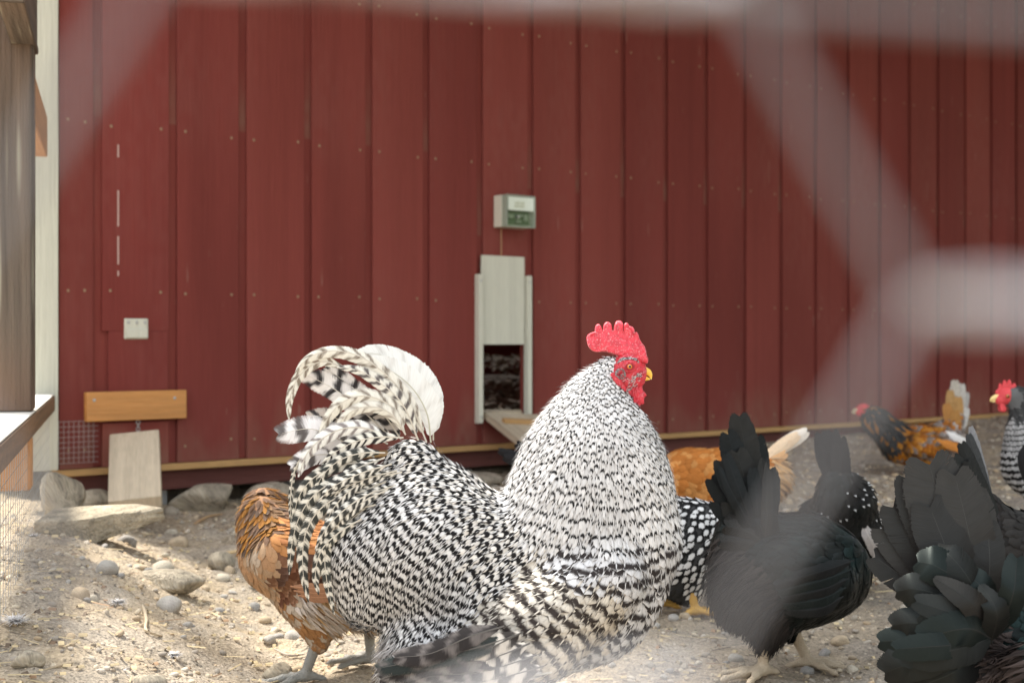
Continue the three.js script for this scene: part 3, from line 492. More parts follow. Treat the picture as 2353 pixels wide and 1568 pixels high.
// a bird's foot and shank: continuous skin. hip -> hock -> ankle, toes spread about a heading
const legMat = (r, g, b) => std({ color: rgb(r, g, b), roughness: 0.6, bumpMap: tex(64, 64, (u, v) => { const k = Math.abs(((u * 4) % 1) - 0.5) + Math.abs(((v * 4 + Math.floor(u * 4) * 0.5) % 1) - 0.5); return [k, k, k]; }, false, 60, 60), bumpScale: 0.0008 });
function makeLeg(parent, top, ankle, heading, s, mat, lift = 0) {
  const pr = [[top.x, top.y, top.z, 0.0085 * s, ankle.x, ankle.y + 0.006 * s, ankle.z, 0.0062 * s]];
  const toe = (a, L, r) => { const x = Math.cos(heading + a), z = -Math.sin(heading + a), y0 = ankle.y + 0.006 * s, m = V(ankle.x + x * L * 0.5, ankle.y + 0.004 * s + lift * 0.5, ankle.z + z * L * 0.5), e = V(ankle.x + x * L, ankle.y + lift * 0.3, ankle.z + z * L); pr.push([ankle.x, y0, ankle.z, r * 1.15, m.x, m.y, m.z, r], [m.x, m.y, m.z, r, e.x, e.y, e.z, r * 0.75], [e.x, e.y, e.z, r * 0.6, e.x + x * 0.009 * s, e.y - 0.003 * s, e.z + z * 0.009 * s, r * 0.2]); };
  toe(0, 0.055 * s, 0.0046 * s); toe(0.62, 0.046 * s, 0.0042 * s); toe(-0.62, 0.046 * s, 0.0042 * s); toe(Math.PI + 0.25, 0.024 * s, 0.004 * s);
  return part('leg', skin(field(pr, 0.006 * s), 0.0028 * s), mat, parent);
}

// ---------- the rooster ----------
const G3 = (k) => [k, k, k];
const prim = (X) => (u, v, r, u2 = u, v2 = v, r2 = r, w = 0, w2 = w) => { const a = X.p(u, v, w), b = X.p(u2, v2, w2); return [a.x, a.y, a.z, r * X.m, b.x, b.y, b.z, r2 * X.m]; };
const spot = (z, u) => { const x = (u - CX) / FOC * z; return V(x, ground(x, z), -z); };
{
  const z = 1.85, u0 = 1180, o = thing('rooster', 'large black and white barred rooster with red comb in the middle', 'rooster', spot(z, u0));
  const v0 = CY + (EYE - o.position.y) / z * FOC, X = px(u0, v0, z), p = prim(X), R = rng(77), m = X.m;
  const skinMat = std({ color: rgb(0.35, 0.34, 0.34) });
  const prims = [
    p(1436, 846, 25), p(1394, 846, 22, 1370, 905, 46), p(1370, 905, 46, 1368, 960, 82), p(1368, 960, 82, 1362, 1020, 122), p(1362, 1020, 122, 1360, 1100, 172), p(1360, 1100, 172, 1352, 1230, 200), p(1352, 1230, 198, 1320, 1330, 190), p(1320, 1330, 190, 1180, 1400, 172),
    p(1180, 1370, 175, 990, 1250, 168), p(990, 1250, 168, 880, 1260, 128), p(985, 1150, 95, 950, 1075, 62), p(1180, 1430, 140, 1010, 1500, 128), p(860, 1290, 120, 850, 1360, 70),
    p(1010, 1540, 120, 1040, 1620, 70, 0.03), p(1010, 1540, 120, 1060, 1620, 60, -0.05),
    p(1385, 1310, 75, 1230, 1420, 92, 0.078, 0.088), p(1230, 1420, 92, 1070, 1490, 48, 0.088, 0.085), p(1385, 1310, 75, 1230, 1420, 92, -0.078, -0.088), p(1230, 1420, 92, 1070, 1490, 48, -0.088, -0.085),
  ];
  const f = field(prims, 40 * m, 0.74), geo = skin(f, 0.0075);
  part('body', geo, skinMat, o);
  const B = { hackle: new Buf(), saddle: new Buf(), breast: new Buf(), covert: new Buf(), fluff: new Buf() };
  const Q = (u, v) => { const a = X.p(u, v); return { x: a.x, y: a.y }; };
  const tintW = (P, r) => { const k = (0.80 + 0.16 * r()) * (1 + 0.35 * fbm(P.x * 14, P.y * 14, P.z * 14, 2)); return [k, k, k * 1.01]; };
  const warm = (P, r) => { const k = 0.82 + 0.2 * r(); return [k, k * 0.965, k * 0.91]; };
  const headD = (P) => lerp(0.50, 1.15, clamp((840 - (v0 - P.y / m)) / -260));
  const styles = {
    h: { buf: B.hackle, profile: 'hackle', per: 27, perScale: headD, origin: Q(1408, 620), jit: 0.36, tint: tintW, lift: 0.004, segs: 5, cling: 0.7, wander: 0.07, h0: 0.0006 },
    s: { buf: B.saddle, profile: 'hackle', per: 24, origin: Q(1260, 900), jit: 0.42, tint: tintW, lift: 0.006, segs: 6, cling: 0.3, wander: 0.10, droop: 0.12 },
    k: { buf: B.saddle, profile: 'hackle', per: 26, jit: 0.5, tint: warm, lift: 0.005, segs: 4, cling: 0.6, wander: 0.22 },
    b: { buf: B.breast, profile: 'round', per: 38, origin: Q(1330, 880), jit: 0.38, tint: tintW, lift: 0.0045, segs: 5, wander: 0.10 },
    w: { buf: B.covert, profile: 'round', per: 36, origin: Q(1560, 1130), jit: 0.42, tint: warm, lift: 0.005, segs: 5, wander: 0.12 },
    f: { buf: B.fluff, profile: 'hair', tint: (P, r) => { const k = 0.30 + 0.5 * Math.pow(r(), 1.0) * (0.6 + 0.4 * Math.sin((P.x * 1.0 + P.y * 0.3) / m / 9)); return [k, k * 0.96, k * 0.95]; }, lift: 0.014, segs: 4, wander: 0.45, cling: 0.1, camber: 0 },
  };
  const rows = [
    // hackle
    [1420, 815, -0.6, 0.7, 16, 4.5, 5, 'h'], [1400, 850, -0.5, 0.85, 20, 5, 6, 'h'], [1360, 870, -0.6, 0.8, 26, 6, 7, 'h'], [1410, 910, -0.1, 1, 28, 6, 8, 'h'], [1450, 960, 0.35, 0.95, 34, 7, 9, 'h'], [1290, 940, -0.55, 0.85, 44, 8, 10, 'h'], [1380, 990, -0.1, 1, 48, 8, 10, 'h'], [1480, 1010, 0.4, 0.9, 44, 8, 10, 'h'],
    [1230, 1040, -0.5, 0.86, 62, 9, 12, 'h'], [1330, 1080, -0.15, 1, 64, 9, 12, 'h'], [1450, 1080, 0.1, 1, 60, 10, 12, 'h'], [1540, 1080, 0.32, 0.95, 52, 11, 13, 'h'], [1190, 1110, -0.55, 0.82, 60, 9, 13, 'h'], [1270, 1170, -0.35, 0.95, 66, 10, 13, 'h'], [1390, 1180, -0.05, 1, 66, 11, 13, 'h'], [1500, 1170, 0.1, 1, 54, 13, 14, 'h'],
    // back and saddle
    [1130, 1130, -0.95, 0.25, 52, 9, 12, 'k'], [1060, 1110, -0.95, 0.35, 52, 9, 12, 'k'], [1000, 1060, -0.9, 0.3, 46, 9, 12, 'k'], [1150, 1210, -0.85, 0.5, 56, 10, 13, 'k'], [1180, 1280, -0.75, 0.6, 56, 10, 13, 'k'], [960, 1110, -0.8, 0.5, 60, 9, 12, 's'],
    [1040, 1190, -0.75, 0.65, 84, 9, 11, 's'], [930, 1190, -0.65, 0.75, 92, 9, 10, 's'], [840, 1190, -0.6, 0.8, 96, 9, 10, 's'], [1020, 1290, -0.5, 0.88, 110, 9.5, 10, 's'], [900, 1290, -0.38, 0.95, 120, 9, 10, 's'], [800, 1290, -0.3, 0.95, 120, 9, 10, 's'], [970, 1370, -0.22, 1, 120, 9, 10, 's'], [870, 1380, -0.15, 1, 110, 8.5, 10, 's'], [1070, 1340, -0.4, 0.9, 96, 9, 11, 's'],
    // breast
    [1330, 1250, -0.35, 0.95, 56, 17, 17, 'b'], [1440, 1260, -0.05, 1, 60, 20, 18, 'b'], [1540, 1240, 0.05, 1, 56, 20, 18, 'b'], [1480, 1340, -0.2, 1, 66, 24, 20, 'b'], [1540, 1340, -0.3, 1, 60, 22, 19, 'b'], [1470, 1430, -0.7, 0.8, 64, 22, 19, 'b'], [1390, 1480, -0.85, 0.5, 60, 20, 19, 'b'], [1300, 1540, -0.9, 0.4, 56, 18, 18, 'b'],
    // wing
    [1240, 1300, -0.7, 0.7, 56, 13, 14, 'w'], [1330, 1330, -0.65, 0.75, 54, 15, 15, 'w'], [1400, 1360, -0.6, 0.75, 54, 17, 16, 'w'], [1180, 1370, -0.8, 0.55, 64, 19, 18, 'w'], [1290, 1400, -0.75, 0.6, 66, 21, 20, 'w'], [1380, 1430, -0.75, 0.6, 66, 21, 20, 'w'], [1130, 1430, -0.9, 0.35, 74, 24, 21, 'w'], [1220, 1470, -0.85, 0.45, 76, 25, 22, 'w'], [1310, 1490, -0.85, 0.45, 70, 22, 20, 'w'],
    // belly and thigh fluff
    [1180, 1570, -0.8, 0.5, 44, 4, 8, 'f'], [1080, 1560, -0.7, 0.7, 48, 4, 8, 'f'], [960, 1540, -0.75, 0.65, 52, 4, 8, 'f'], [880, 1500, -0.8, 0.6, 56, 3.6, 8, 'f'], [860, 1440, -0.7, 0.7, 54, 3.6, 9, 'f'], [1000, 1640, -0.3, 0.9, 48, 4, 8, 'f'],
  ];
  plumage(f, geo, rows, styles, X, 5, { sigma: 58, keep: (P) => { const u = u0 + P.x / m, v = v0 - P.y / m; return !(u > 1411 && v > 827 && v < 838 + (u - 1396) * 1.18) && !(u > 1452 && v < 930); } });
  // loose ragged barbs that break up the rows
  const strand = { profile: 'hair', per: 30, segs: 4, lift: 0.006, h0: 0.002, wander: 0.22, camber: 0.1, cling: 0.5 };
  const loose = { h: { ...strand, buf: B.hackle, tint: tintW }, s: { ...strand, buf: B.saddle, tint: tintW }, k: { ...strand, buf: B.saddle, tint: tintW }, b: { ...strand, buf: B.breast, tint: tintW }, w: { ...strand, buf: B.covert, tint: warm } };
  plumage(f, geo, rows.map(([a, b, c, d, e, g, sp, st]) => [a, b, c, d, e * 0.7, 1.6 + 0.05 * g, sp * 0.95, st]), loose, X, 6, { sigma: 58, keep: (P) => { const u = u0 + P.x / m, v = v0 - P.y / m; return !(u > 1380 && v < 960); } });
  // ragged line of small feathers round the face
  part('neck_feathers', B.hackle.geo(), FM.hackle, o, 'stuff'); part('saddle_feathers', B.saddle.geo(), FM.saddle, o, 'stuff'); part('breast_feathers', B.breast.geo(), FM.breast, o, 'stuff'); part('wing_coverts', B.covert.geo(), FM.covert, o, 'stuff'); part('belly_fluff', B.fluff.geo(), FM.plain, o, 'stuff');
  // --- tail: each long feather a part
  const bars = (n, duty, hi, lo, sl, seed, soft = 0.16) => (t, sg, x, r) => { const ph = t * n - sl * x + 0.45 * noise(t * 6 + seed, sg * 1.3 + seed, x), k = Math.abs((ph - Math.floor(ph)) - 0.5) * 2, d = 1 - sst(duty - soft, duty + soft, k + 0.12 * r.n()), q = 0.93 + 0.12 * r(); return [0, 1, 2].map((i) => lerp(hi[i], lo[i], d) * q); };
  const cream = [0.68, 0.65, 0.57], wht = [0.74, 0.73, 0.69], tan = [0.20, 0.165, 0.13], dk = [0.028, 0.024, 0.024], gy = [0.11, 0.096, 0.092];
  let qs = 1;
  const tailF = (name, pts, w, prof, col, faceX = 0, opt = {}) => { const b = new Buf(); quill(b, pts.map(([u, v, d]) => X.p(u, v, d)), prof(w * m), V(faceX, 0.15, 1).normalize(), col, { seed: ++qs, n: 110, ...opt }); return part(name, b.geo(), FM.vane, o); };
  const pale = bars(7, 0.10, wht, [0.52, 0.50, 0.46], 0.3, 3, 0.3);
  // far side pale sickles, big white one
  tailF('sickle_feather', [[992, 1015, -0.03], [990, 950, -0.035], [965, 880, -0.04], [915, 836, -0.04], [850, 812, -0.035], [806, 818, -0.03]], 30, sickle, pale, 0.35, { left: 0.75, right: 1.15, split: 0.015, mess: 0.025, thin: 0.1, fuzz: 0.03, n: 170, shaft: [0.55, 0.52, 0.42], cup: 0.06 });
  tailF('sickle_feather', [[988, 1018, -0.015], [978, 950, -0.018], [942, 890, -0.02], [890, 850, -0.02], [830, 828, -0.018]], 38, sickle, bars(6, 0.12, wht, [0.6, 0.57, 0.52], 0.2, 5, 0.3), 0.2, { left: 0.5, right: 1.0, split: 0.015, mess: 0.025, thin: 0.1, fuzz: 0.03, n: 170, cup: 0.08, shaft: [0.5, 0.47, 0.36] });
  // straight tail feathers (fan)
  const fan = (pts, w, n, seed, hi = [0.70, 0.66, 0.62], lo = dk) => tailF('tail_feather', pts, w, broad, bars(n, 0.42, hi, lo, 0.15, seed, 0.22), -0.1, { slant: 0.5, cup: 0.15 });
  fan([[900, 1010, -0.012], [830, 945, -0.014], [765, 895, -0.016], [690, 858, -0.02]], 27, 5.2, 11);
  fan([[905, 1000, -0.02], [850, 930, -0.022], [790, 880, -0.024], [742, 846, -0.026]], 22, 5.5, 12);
  fan([[890, 1020, -0.006], [820, 985, -0.006], [760, 958, -0.006], [706, 955, -0.006]], 20, 5, 13, [0.42, 0.36, 0.31]);
  fan([[860, 1050, 0.0], [780, 1010, 0.0], [715, 985, 0.0], [641, 996, 0.0]], 31, 4.6, 14, [0.74, 0.71, 0.70], gy);
  fan([[850, 1075, -0.004], [780, 1050, -0.004], [725, 1045, -0.004], [668, 1070, -0.004]], 24, 4.8, 15, [0.74, 0.71, 0.70], gy);
  fan([[920, 1010, -0.008], [880, 955, -0.01], [845, 935, -0.012], [800, 925, -0.014]], 20, 4.5, 16, [0.45, 0.4, 0.36]);
  // long arched sickles on the near side
  tailF('sickle_feather', [[980, 1015, 0.004], [945, 930, 0.006], [890, 862, 0.008], [820, 815, 0.008], [750, 806, 0.006], [700, 828, 0.004], [674, 866, 0.002]], 21, sickle, bars(11, 0.34, cream, tan, 0.35, 21, 0.3), 0.05, { left: 1.05, right: 0.75, split: 0.05, cup: 0.35 });
  tailF('sickle_feather', [[800, 850, 0.0], [740, 830, 0.0], [690, 860, 0.0], [665, 915, 0.0], [663, 963, 0.0]], 14, sickle, bars(8, 0.44, cream, [0.22, 0.18, 0.14], 0.4, 22, 0.2), 0, { split: 0.05 });
  tailF('sickle_feather', [[962, 1010, 0.01], [925, 925, 0.014], [880, 882, 0.014], [825, 850, 0.013], [775, 842, 0.011]], 17, sickle, bars(9, 0.42, cream, gy, 0.3, 23, 0.2), 0.05, { split: 0.05 });
  tailF('sickle_feather', [[931, 992, 0.014], [918, 948, 0.017], [877, 917, 0.019], [830, 908, 0.02], [788, 924, 0.02], [757, 958, 0.018], [736, 1000, 0.015]], 19, sickle, bars(8, 0.30, cream, tan, 0.4, 24, 0.28), 0, { split: 0.04, cup: 0.4 });
  tailF('sickle_feather', [[934, 996, 0.018], [903, 950, 0.022], [861, 932, 0.024], [822, 938, 0.024], [790, 962, 0.022], [772, 995, 0.019]], 15, sickle, bars(7, 0.3, cream, [0.36, 0.32, 0.27], 0.4, 25, 0.28), 0, { split: 0.04, cup: 0.4 });
  tailF('sickle_feather', [[895, 1004, 0.022], [850, 982, 0.025], [800, 980, 0.026], [752, 1000, 0.026], [712, 1036, 0.024], [690, 1092, 0.02]], 18, sickle, bars(9, 0.36, wht, [0.24, 0.21, 0.2], 0.4, 26, 0.24), 0, { split: 0.05, cup: 0.4 });
  tailF('sickle_feather', [[930, 1002, 0.026], [880, 1000, 0.028], [830, 1008, 0.03], [785, 1028, 0.03], [745, 1062, 0.028]], 15, sickle, bars(9, 0.44, cream, dk, 0.45, 27, 0.18), 0, { split: 0.05 });
  // hanging lesser sickles
  const hang = [
    [[[700, 1040, 0.016], [678, 1085, 0.014], [670, 1150, 0.012], [672, 1205, 0.01], [676, 1245, 0.01]], 5, 16],
    [[[850, 1058, 0.03], [790, 1062, 0.033], [730, 1090, 0.034], [694, 1135, 0.03], [680, 1190, 0.026]], 14, 11],
    [[[870, 1085, 0.036], [800, 1092, 0.038], [735, 1125, 0.038], [696, 1180, 0.034], [678, 1245, 0.03], [671, 1312, 0.026]], 14, 15],
    [[[870, 1120, 0.04], [800, 1128, 0.043], [745, 1160, 0.044], [712, 1215, 0.04], [704, 1290, 0.036], [716, 1372, 0.032]], 14, 16],
    [[[870, 1150, 0.044], [815, 1165, 0.047], [775, 1205, 0.048], [757, 1265, 0.046], [762, 1330, 0.044], [776, 1398, 0.04]], 12, 15],
    [[[820, 1085, 0.03], [765, 1110, 0.032], [725, 1160, 0.032], [700, 1220, 0.03], [690, 1285, 0.028]], 12, 13],
    [[[840, 1180, 0.05], [790, 1210, 0.052], [750, 1250, 0.05], [735, 1310, 0.046], [742, 1352, 0.044]], 11, 12],
    [[[890, 1035, 0.034], [840, 1035, 0.037], [790, 1050, 0.038], [750, 1085, 0.036], [728, 1130, 0.034]], 12, 10],
  ];
  for (const [pts, w, n] of hang) tailF('sickle_feather', pts, w * 1.15, sickle, bars(n * 0.8, 0.62, [0.66, 0.62, 0.53], [0.04, 0.042, 0.038], 0.15, n + w, 0.22), 0, { split: 0.04, cup: 0.45, n: 90 });
  for (let i = 0; i < 15; i++) { const s = i / 14, a = [lerp(930, 820, s) + 14 * R.n(), lerp(1030, 1130, R()) + 90 * s * 0.4, 0.03 + 0.02 * R()], L = lerp(150, 190, R()), e = [a[0] - L * lerp(0.95, 0.5, s), a[1] + L * lerp(0.35, 1.1, s)]; tailF('sickle_feather', [a, [lerp(a[0], e[0], 0.4), lerp(a[1], e[1], 0.22), a[2] + 0.008], [lerp(a[0], e[0], 0.8), lerp(a[1], e[1], 0.6), a[2] + 0.008], [e[0], e[1], a[2]]], 10 + 3 * R(), sickle, bars(8.5, 0.6, [0.72, 0.69, 0.62], [0.04, 0.04, 0.038], 0.15, i * 3.1, 0.24), 0, { split: 0.04, cup: 0.45, n: 80 }); }
  // --- folded wing quills
  const wq = (pts, w, col, opt = {}) => { const b = new Buf(); quill(b, pts.map(([u, v, d]) => X.p(u, v, d)), broad(w * m), V(0.05, 0.35, 1).normalize(), col, { seed: ++qs, n: 100, slant: 0.5, split: 0.02, mess: 0.03, cup: 0.2, shaft: [0.12, 0.11, 0.10], ...opt }); part('flight_feather', b.geo(), FM.vane, o); };
  const slate = [0.024, 0.0205, 0.0205];
  wq([[1260, 1480, 0.155], [1150, 1500, 0.152], [1010, 1518, 0.140], [905, 1524, 0.125]], 15, bars(7, 0.5, [0.5, 0.47, 0.45], [0.09, 0.08, 0.08], -0.3, 41, 0.25), { shaft: [0.4, 0.38, 0.32] });
  wq([[1240, 1475, 0.160], [1140, 1480, 0.158], [1030, 1488, 0.15], [930, 1508, 0.138]], 19, bars(6, 0.62, [0.20, 0.18, 0.17], slate, -0.3, 42, 0.25));
  wq([[1220, 1450, 0.164], [1120, 1452, 0.163], [1010, 1465, 0.154], [900, 1500, 0.14]], 22, bars(5, 0.68, [0.16, 0.145, 0.135], slate, -0.3, 43, 0.25));
  wq([[1180, 1400, 0.165], [1100, 1425, 0.165], [1000, 1450, 0.156], [893, 1476, 0.145]], 24, bars(4, 0.8, [0.10, 0.09, 0.085], [0.02, 0.026, 0.025], -0.3, 44, 0.25));
  wq([[1160, 1380, 0.163], [1090, 1400, 0.165], [1000, 1440, 0.16], [930, 1450, 0.15]], 24, bars(4, 0.72, [0.14, 0.125, 0.12], slate, -0.3, 45, 0.25));
  for (let i = 0; i < 4; i++) wq([[1200 + i * 14, 1392 + i * 24, 0.163], [1150 + i * 12, 1415 + i * 21, 0.167], [1085 + i * 10, 1446 + i * 17, 0.160]], 21, bars(2.4, 0.5, [0.52, 0.48, 0.43], [0.03, 0.025, 0.023], 0.1, 50 + i, 0.2), { cup: 0.3, shaft: [0.1, 0.09, 0.08] });
  // --- head: comb, face, wattles, ear lobe, eye, beak
  const Zm = (x, y, w = 0) => X.p(1308.5 + x / 6.31, 712.2 + y / 6.31, w);            // measured on an enlarged view of the head
  const fleshTex = tex(256, 256, (u, v) => { const a = vnoise(u, v, 40, 40, 1), b = vnoise(u, v, 90, 90, 2), w = sst(0.55, 0.9, a * 0.5 + b * 0.5), k = 0.75 + 0.5 * vnoise(u, v, 14, 14, 7); return [lerp(0.66 * k, 0.75, w), lerp(0.042 * k, 0.30, w), lerp(0.068 * k, 0.32, w)]; }, true, 18, 18);
  const fleshBump = tex(256, 256, (u, v) => 0.5 * vnoise(u, v, 36, 36, 4) + 0.5 * vnoise(u, v, 80, 80, 5), false, 18, 18);
  const flesh = phy({ map: fleshTex, bumpMap: fleshBump, bumpScale: 0.0009, roughness: 0.5, sheen: 0.3, sheenColor: rgb(1, 0.7, 0.7), sheenRoughness: 0.6 });
  const flesh2 = phy({ map: fleshTex, color: rgb(0.82, 0.55, 0.6), bumpMap: fleshBump, bumpScale: 0.0012, roughness: 0.42 });
  {
    const S = new THREE.Shape(), q = (x, y) => { const a = Zm(x, y); return [a.x, a.y]; };
    S.moveTo(...q(1118, 770)); const to = (a, b, c, d) => S.quadraticCurveTo(...q(a, b), ...q(c, d));
    to(1150, 720, 1110, 650); to(1105, 560, 1078, 515); to(1030, 460, 1006, 400); to(990, 318, 962, 320); to(945, 320, 940, 352); to(944, 260, 896, 238); to(866, 232, 852, 208); to(830, 170, 806, 190); to(784, 205, 780, 296);
    to(774, 290, 772, 215); to(762, 150, 702, 152); to(652, 158, 645, 292); to(626, 300, 609, 280); to(612, 178, 545, 170); to(488, 178, 490, 290); to(478, 300, 468, 285); to(446, 200, 408, 202); to(366, 210, 370, 312); to(270, 330, 252, 385); to(244, 480, 290, 550); to(330, 606, 420, 604);
    to(540, 590, 640, 640); to(800, 690, 940, 700); to(1040, 770, 1118, 770);
    const g = new THREE.ExtrudeGeometry(S, { depth: 0.0045, bevelEnabled: true, bevelThickness: 0.0032, bevelSize: 0.0020, bevelOffset: -0.0018, bevelSegments: 4, curveSegments: 8 }); g.translate(0, 0, -0.00225);
    const P = g.attributes.position; for (let i = 0; i < P.count; i++) { const x = P.getX(i), y = P.getY(i); P.setZ(i, P.getZ(i) * (1 + 1.3 * sst(Zm(0, 420).y, Zm(0, 700).y, y)) + 0.0028 * noise(x * 110, y * 110, 2)); }
    g.computeVertexNormals(); part('comb', toCreasedNormals(g, 0.9), flesh, o);
  }
  {
    const q = (x, y, r, x2 = x, y2 = y, r2 = r, w = 0, w2 = w) => { const a = Zm(x, y, w), b = Zm(x2, y2, w2); return [a.x, a.y, a.z, r / 6.31 * m, b.x, b.y, b.z, r2 / 6.31 * m]; };
    const face = field([q(850, 830, 240, 920, 900, 200), q(1000, 790, 95, 1025, 860, 55), q(900, 1020, 175), q(770, 1040, 140, 830, 1150, 70, 0.006), q(720, 930, 165), q(975, 1000, 85)], 0.006, 0.98), g = skin(face, 0.0022);
    const P = g.attributes.position, N = g.attributes.normal, c = Zm(850, 812); for (let i = 0; i < P.count; i++) { const x = P.getX(i), y = P.getY(i), zz = P.getZ(i), dd = Math.hypot(x - c.x, y - c.y) / m, s = 0.0007 * noise(x * 300, y * 300, zz * 200) - 0.0022 * (1 - sst(4, 9, dd)) + 0.0012 * Math.exp(-((dd - 11) ** 2) / 6); P.setXYZ(i, x + N.getX(i) * s, y + N.getY(i) * s, zz + N.getZ(i) * s); }
    g.computeVertexNormals(); part('face', g, flesh2, o);
    for (const sg of [1, -1]) {
      const w = sg * 0.010, wf = field([q(950, 1080, 66, 935, 1180, 76, w * 0.8, w), q(935, 1180, 76, 985, 1290, 82, w, w), q(1000, 1110, 52, 1030, 1230, 62, w * 0.6, w * 0.9), q(1030, 1230, 62, 1005, 1300, 72, w * 0.9)], 0.003, 0.42), wg = skin(wf, 0.0018);
      const WP = wg.attributes.position, WN = wg.attributes.normal; for (let i = 0; i < WP.count; i++) { const x = WP.getX(i), y = WP.getY(i), s = 0.0013 * Math.sin((x * 1.0 + (y - 0.4) * 0.12) / m * 0.62) + 0.0004 * noise(x * 320, y * 320); WP.setXYZ(i, x + WN.getX(i) * s, y + WN.getY(i) * s, WP.getZ(i) + WN.getZ(i) * s); }
      wg.computeVertexNormals(); part('wattle', wg, flesh2, o);
      const ef = field([q(665, 985, 50, 790, 1150, 26, sg * 0.0205, sg * 0.017), q(610, 930, 34, 700, 1060, 26, sg * 0.020, sg * 0.018)], 0.003, 0.5); part('ear_lobe', skin(ef, 0.0016), flesh2, o);
      // tuft of grey feathers over the ear
      const tb = new Buf(), tr = rng(31), fe = field([q(712, 905, 70, 730, 930, 60, sg * 0.0215)], 0.003, 0.42); for (let i = 0; i < 160; i++) { const a = tr() * 6.28, r = Math.sqrt(tr()), P0 = Zm(712 + 72 * r * Math.cos(a), 908 + 66 * r * Math.sin(a), sg * 0.022), k = tr() < 0.3 ? 0.14 : 0.3 * tr() + 0.2; feather(tb, fe, P0, V(0.5, -0.8, 0), { len: 0.004, half: 0.00035, lift: 0.001, h0: 0.0002, profile: 'hair', tint: G3(k), segs: 3 }); } part('ear_tuft', tb.geo(), FM.plain, o, 'stuff');
      const ec = Zm(850, 812, sg * 0.0218), eye = part('eye', new THREE.SphereGeometry(0.0037, 20, 14), phy({ color: rgb(0.72, 0.24, 0.03), roughness: 0.12, clearcoat: 1, clearcoatRoughness: 0.05 }), o); eye.position.copy(ec);
      part('pupil', new THREE.SphereGeometry(0.0018, 14, 10).scale(1, 1, 0.4).translate(0, 0, sg * 0.0033), phy({ color: rgb(0.005, 0.005, 0.005), roughness: 0.05, clearcoat: 1 }), eye);
      const lid = part('eyelid', new THREE.TorusGeometry(0.0042, 0.0012, 8, 24).scale(1.15, 0.82, 1).translate(0, 0, sg * 0.0012), flesh2, eye);
    }
    // tiny bristle feathers over brow, cheek and comb base
    const bb = new Buf(), br = rng(90); let cnt = 0;
    for (let i = 0; i < 5200; i++) { const x = br.s(560, 1110), y = br.s(640, 1330), a = (x - 850) / 190, b = (y - 812) / 95, dE = a * a + b * b; const brow = y < 760 - 0.02 * x ? 1 : 0, cheek = Math.exp(-(((x - 930) - (y - 1000) * -0.45) ** 2) / 3500) * (y > 860 && y < 1320 ? 1 : 0), front = Math.exp(-((x - 985) ** 2) / 1600) * (y > 700 && y < 960 ? 1 : 0), pr = brow * 0.42 * (y < 735 ? 1 : 0.4) + 0.14 * cheek + 0.22 * front + (dE > 1 ? 0.03 : 0); if (br() > pr || dE < 1.5) continue;
      for (const sg of [1, -1]) { const P0 = Zm(x, y, sg * 0.02); if (face(P0.x, P0.y, 0) > -0.0005) continue; const k = br() < 0.45 ? 0.05 : 0.7; feather(bb, face, P0, V(-0.8, -0.4 + 0.3 * br.n(), 0), { len: 0.0032, half: 0.0004, lift: 0.0011, h0: 0.0003, profile: 'hair', tint: G3(k), segs: 2, cling: 1 }); } cnt++; }
    part('face_bristles', bb.geo(), FM.plain, o, 'stuff');
    const horn = phy({ color: rgb(0.86, 0.50, 0.06), roughness: 0.3, vertexColors: true, clearcoat: 0.3 });
    const paint = (g) => { const P2 = g.attributes.position, C = []; const e = Zm(1185, 1010); for (let i = 0; i < P2.count; i++) { const d = Math.hypot(P2.getX(i) - e.x, P2.getY(i) - e.y) / m, k = 1 - sst(0, 9, d); C.push(lerp(1, 1.02, k), lerp(1, 1.45, k), lerp(1, 4, k)); } g.setAttribute('color', new THREE.Float32BufferAttribute(C, 3)); return g; };
    part('upper_beak', paint(taperTube([Zm(1010, 860), Zm(1085, 878), Zm(1140, 900), Zm(1172, 945), Zm(1184, 1005)], [72, 64, 50, 31, 4].map((r) => r / 6.31 * m), 14, 0.85, 24)), horn, o);
    part('lower_beak', paint(taperTube([Zm(1000, 960), Zm(1060, 980), Zm(1120, 992), Zm(1166, 1000)], [44, 42, 32, 9].map((r) => r / 6.31 * m), 12, 0.9, 18)), horn, o);
    for (const sg of [1, -1]) part('nostril', new THREE.SphereGeometry(0.0011, 8, 6).scale(1.8, 0.7, 0.5).translate(...Zm(1085, 850, sg * 0.0072).toArray()), std({ color: rgb(0.12, 0.06, 0.02) }), o);
  }
  const lm = legMat(0.66, 0.44, 0.10);
  makeLeg(o, V(-0.06, 0.10, 0.035), V(-0.055, 0.012, 0.04), 0.1, 1.25, lm); makeLeg(o, V(-0.05, 0.10, -0.05), V(-0.02, 0.012, -0.05), 0.0, 1.25, lm);
}

// ---------- the hens ----------
const combShape = (pts) => { const s = new THREE.Shape(); s.moveTo(...pts[0]); s.splineThru(pts.slice(1).map((q) => new THREE.Vector2(...q))); return s; };
const red = phy({ color: rgb(0.72, 0.065, 0.075), roughness: 0.45, bumpMap: tex(128, 128, (u, v) => vnoise(u, v, 30, 30, 2), false, 30, 30), bumpScale: 0.0015 });
